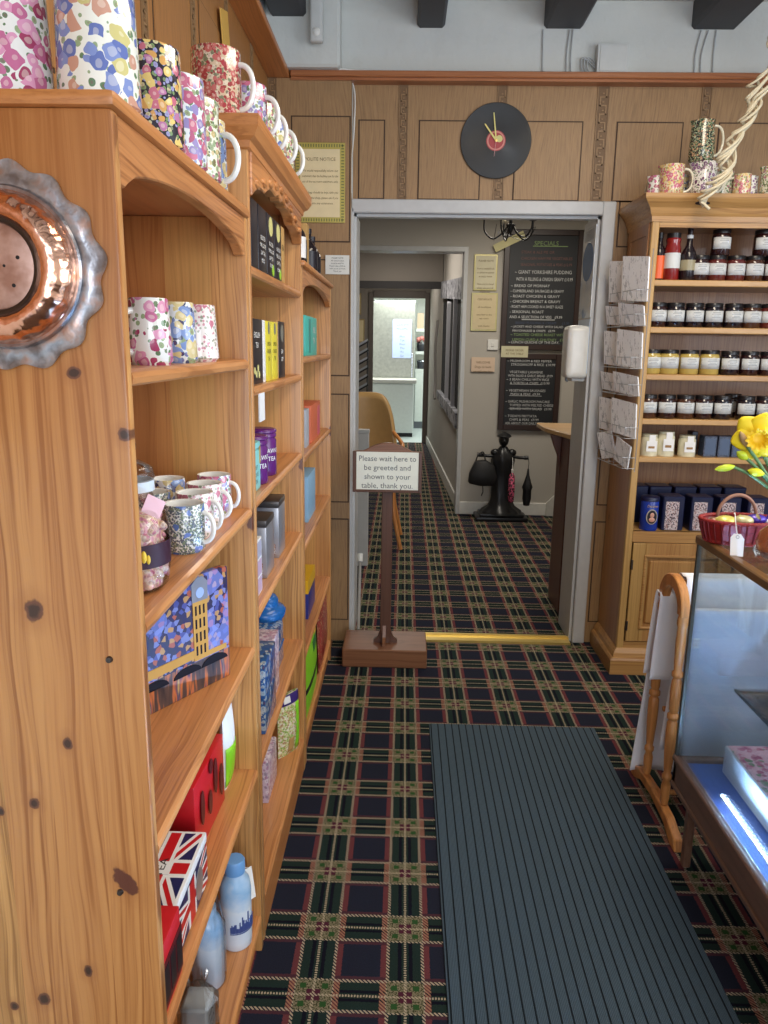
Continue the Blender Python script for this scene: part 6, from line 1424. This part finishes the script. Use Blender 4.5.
# furniture seen past the left jamb
pn = thing('low_partition', (-.27, 4.80, 0), 'pale grey low panel standing behind the left door jamb', 'panel')
B().box(-.42, 4.78, 0, -.213, 4.82, .885, .006).obj('panel', P_('pale grey board', (178, 178, 176), .5), pn, world=True); B().box(-.425, 4.775, .870, -.210, 4.825, .895, .004).obj('cap', M['pale grey board'], pn, world=True)
ac = thing('tan_chair', (-.27, 5.40, 0), 'tan curved back chair with bent wooden legs in the hall', 'chair')
M['tan'] = plain('tan leather', (184, 146, 92), .4)
def cb_(u, v):
    a = -1.0+2.0*u; r_ = .27; hh = (1.0-abs(2*u-1)**4.0)
    return (r_*math.sin(a)*1.0, r_*math.cos(a)*.8, .50+(.08+.50*hh)*v)
B().grid(cb_, 24, 12).obj('backrest', M['tan'], ac, smooth=60, solid=.035)
B().lathe([(0, .44), (.24, .44), (.26, .46), (.26, .50), (.24, .52), (0, .525)], seg=32).obj('seat', M['tan'], ac, smooth=60)
for s_ in (-1, 1):
    for q in (-1, 1): B().tube(spl([(s_*.20, q*.18, .45), (s_*.22, q*.20, .25), (s_*.27, q*.22, 0.01)], 5), .014, 8).obj('leg', M['rail_wood'], ac, smooth=60)
    B().tube(spl([(s_*.20, .14, .80), (s_*.27, .02, .72), (s_*.25, -.16, .68), (s_*.20, -.18, .50)], 6), .014, 8).obj('arm', M['rail_wood'], ac, smooth=60)
gt_ = thing('white_tipped_rod', (-.225, 3.70, 0), 'thin grey rod with a white cap leaning by the left door jamb', 'rod')
B().tube([(-.205, 3.62, .008), (-.212, 3.86, .30)], .008, 8).obj('rod', P_('grey rod'), gt_, world=True, smooth=60); B().tube([(-.212, 3.858, .298), (-.2125, 3.875, .335)], .015, 10).obj('cap', M['white_gloss'], gt_, world=True, smooth=60)
# frames and magazine rack at the corridor end
for x, z, w2, h2, lab in ((-.69, 2.0, .05, .15, 'upper narrow cream framed print at the corridor end'), (-.665, 1.62, .075, .17, 'lower cream framed print in a yellow mount at the corridor end')):
    t = thing('framed_print', (x, 11.39, z-h2), lab, 'picture')
    B().box(-w2, -.015, 0, w2, .008, 2*h2, .004).obj('frame', P_('mustard frame', (170, 146, 96), .4), t); B().box(-w2+.015, -.017, .02, w2-.015, -.014, 2*h2-.02).obj('print', M['cream paper'], t)
t = thing('magazine_rack', (-.62, 10.9, .0), 'black metal rack of slanting shelves at the corridor end', 'rack')
for s_ in (-1, 1): B().box(s_*.10-.008, -.02, 0, s_*.10+.008, .02, 1.45).obj('upright', M['iron'], t)
for k in range(6):
    B().prism([(-.12, .72+k*.12), (.12, .86+k*.12), (.12, .885+k*.12), (-.12, .745+k*.12)], 'XZ', -.05, .02).obj('shelf', M['iron'], t)
    tag(B().prism([(-.10, .755+k*.12), (.10, .87+k*.12), (.10, .90+k*.12), (-.10, .785+k*.12)], 'XZ', -.045, .015).xf(Matrix.Translation((-.62, 10.9, .005))).obj('magazine', P_('silver tin') if k % 2 else P_('pale grey card')), ordn[k]+' slanted magazine from the bottom of the black rack', 'magazine', 'magazines in the corridor rack')
# kitchen
kf = thing('steel_fridge', (-.27, 13.0, 0), 'tall stainless steel fridge seen through the kitchen door', 'fridge')
B().box(-.62, 12.9, .0, .175, 13.6, 2.14, .01).obj('cabinet', M['silver'], kf, world=True)
B().box(-.60, 12.865, .05, .165, 12.897, 2.12, .008).obj('door', plain('brushed fridge steel', (176, 176, 166), .32, .7, var=.25), kf, world=True); B().box(.12, 12.83, .9, .14, 12.865, 1.3, .004).obj('handle', M['silver'], kf, world=True)
t = thing('fridge_notice', (-.04, 12.86, 1.22), 'bluish white sheet taped to the steel fridge door', 'notice')
B().box(-.16, -.004, 0, .15, .001, .62).obj('paper', P_('blue paper', (176, 190, 232), .6), t); writing(['CLEANING', 'RECORD', '', 'Mon', 'Tue', 'Wed', 'Thu', 'Fri', 'Sat'], .05, (0, -.006, .57), t, P_('label line'), local=True)
wu = thing('white_freezer', (-.21, 12.3, 0), 'white chest unit standing in front of the steel fridge', 'freezer')
B().box(-.55, 12.1, .06, .16, 12.70, .84, .012).obj('body', P_('appliance white', (218, 222, 214), .35), wu, world=True); B().box(-.57, 12.07, .84, .20, 12.72, .90, .008).obj('worktop', P_('worktop grey', (190, 186, 176), .3), wu, world=True)
B().box(-.54, 12.12, 0, .15, 12.68, .06).obj('kickboard', M['black'], wu, world=True)
kc = thing('kitchen_cabinet', (.42, 13.6, 0), 'white kitchen cabinet with open shelves at the far end', 'cabinet')
B().box(.19, 13.4, .12, .80, 13.9, .98, .01).obj('lower_cabinet', M['appliance white'], kc, world=True); B().box(.19, 13.45, 0, .80, 13.85, .12).obj('kickboard', P_('steel_n'), kc, world=True)
for z_ in (.98, 1.28, 1.66): B().box(.19, 13.4, z_, .80, 13.7, z_+.05).obj('shelf', M['appliance white'], kc, world=True)
for z_, c_, nm_, r_ in ((1.03, (60, 62, 66), 'dark bowl on the lowest kitchen shelf', .09), (1.33, (40, 40, 44), 'black pot on the middle kitchen shelf', .10)):
    t = thing('kitchen_pot', (.32, 13.5, z_), nm_, 'pot'); B().lathe([(0, 0), (r_, 0), (r_*1.1, .13), (r_, .15), (0, .15)], seg=20).obj('body', plain(nm_, c_, .4), t, smooth=50); B().lathe([(r_*1.1, .12), (r_*1.18, .13), (r_*1.1, .14)], seg=20).obj('rim', M['silver'], t, smooth=50)
t = thing('pink_flowers', (.31, 13.46, 1.46), 'bunch of coral pink artificial flowers on the kitchen pot', 'flowers')
for k in range(7): B().sphere((.075*math.cos(k*.9), .05*math.sin(k*.9), .05+.02*(k % 3)), .042, 1, 1, .9, 12, 8).obj('bloom', P_('coral', (226, 140, 130), .6), t, smooth=60)
t = thing('yellow_cloth', (.42, 13.45, 1.03), 'yellow and white folded cloth on the lowest kitchen shelf', 'cloth'); B().box(-.08, -.06, 0, .08, .06, .05, .015, seg=2).obj('fold', P_('yellow cloth', (216, 206, 70), .8), t, smooth=50); B().box(-.07, -.05, .05, .09, .05, .08, .012, seg=2).obj('fold', M['white'], t, smooth=50)
t = thing('recipe_card', (.27, 13.45, 1.71), 'orange and green printed sheet on the top kitchen shelf', 'card'); B().box(-.06, -.004, 0, .05, 0, .26).obj('sheet', P_('recipe orange', (206, 180, 150), .6), t); B().box(.07, -.004, .02, .24, 0, .24).obj('sheet', P_('recipe green', (150, 190, 180), .6), t)

t = thing('yellow_card', (-.585, 2.66, 2.33), 'yellow card pinned to the left wall above the tall bookcase', 'card')
B().box(-.002, -.05, 0, .002, .05, .10).xf(Matrix.Rotation(.25, 4, 'X')).obj('paper', P_('yellow card paper', (214, 170, 80), .6), t)
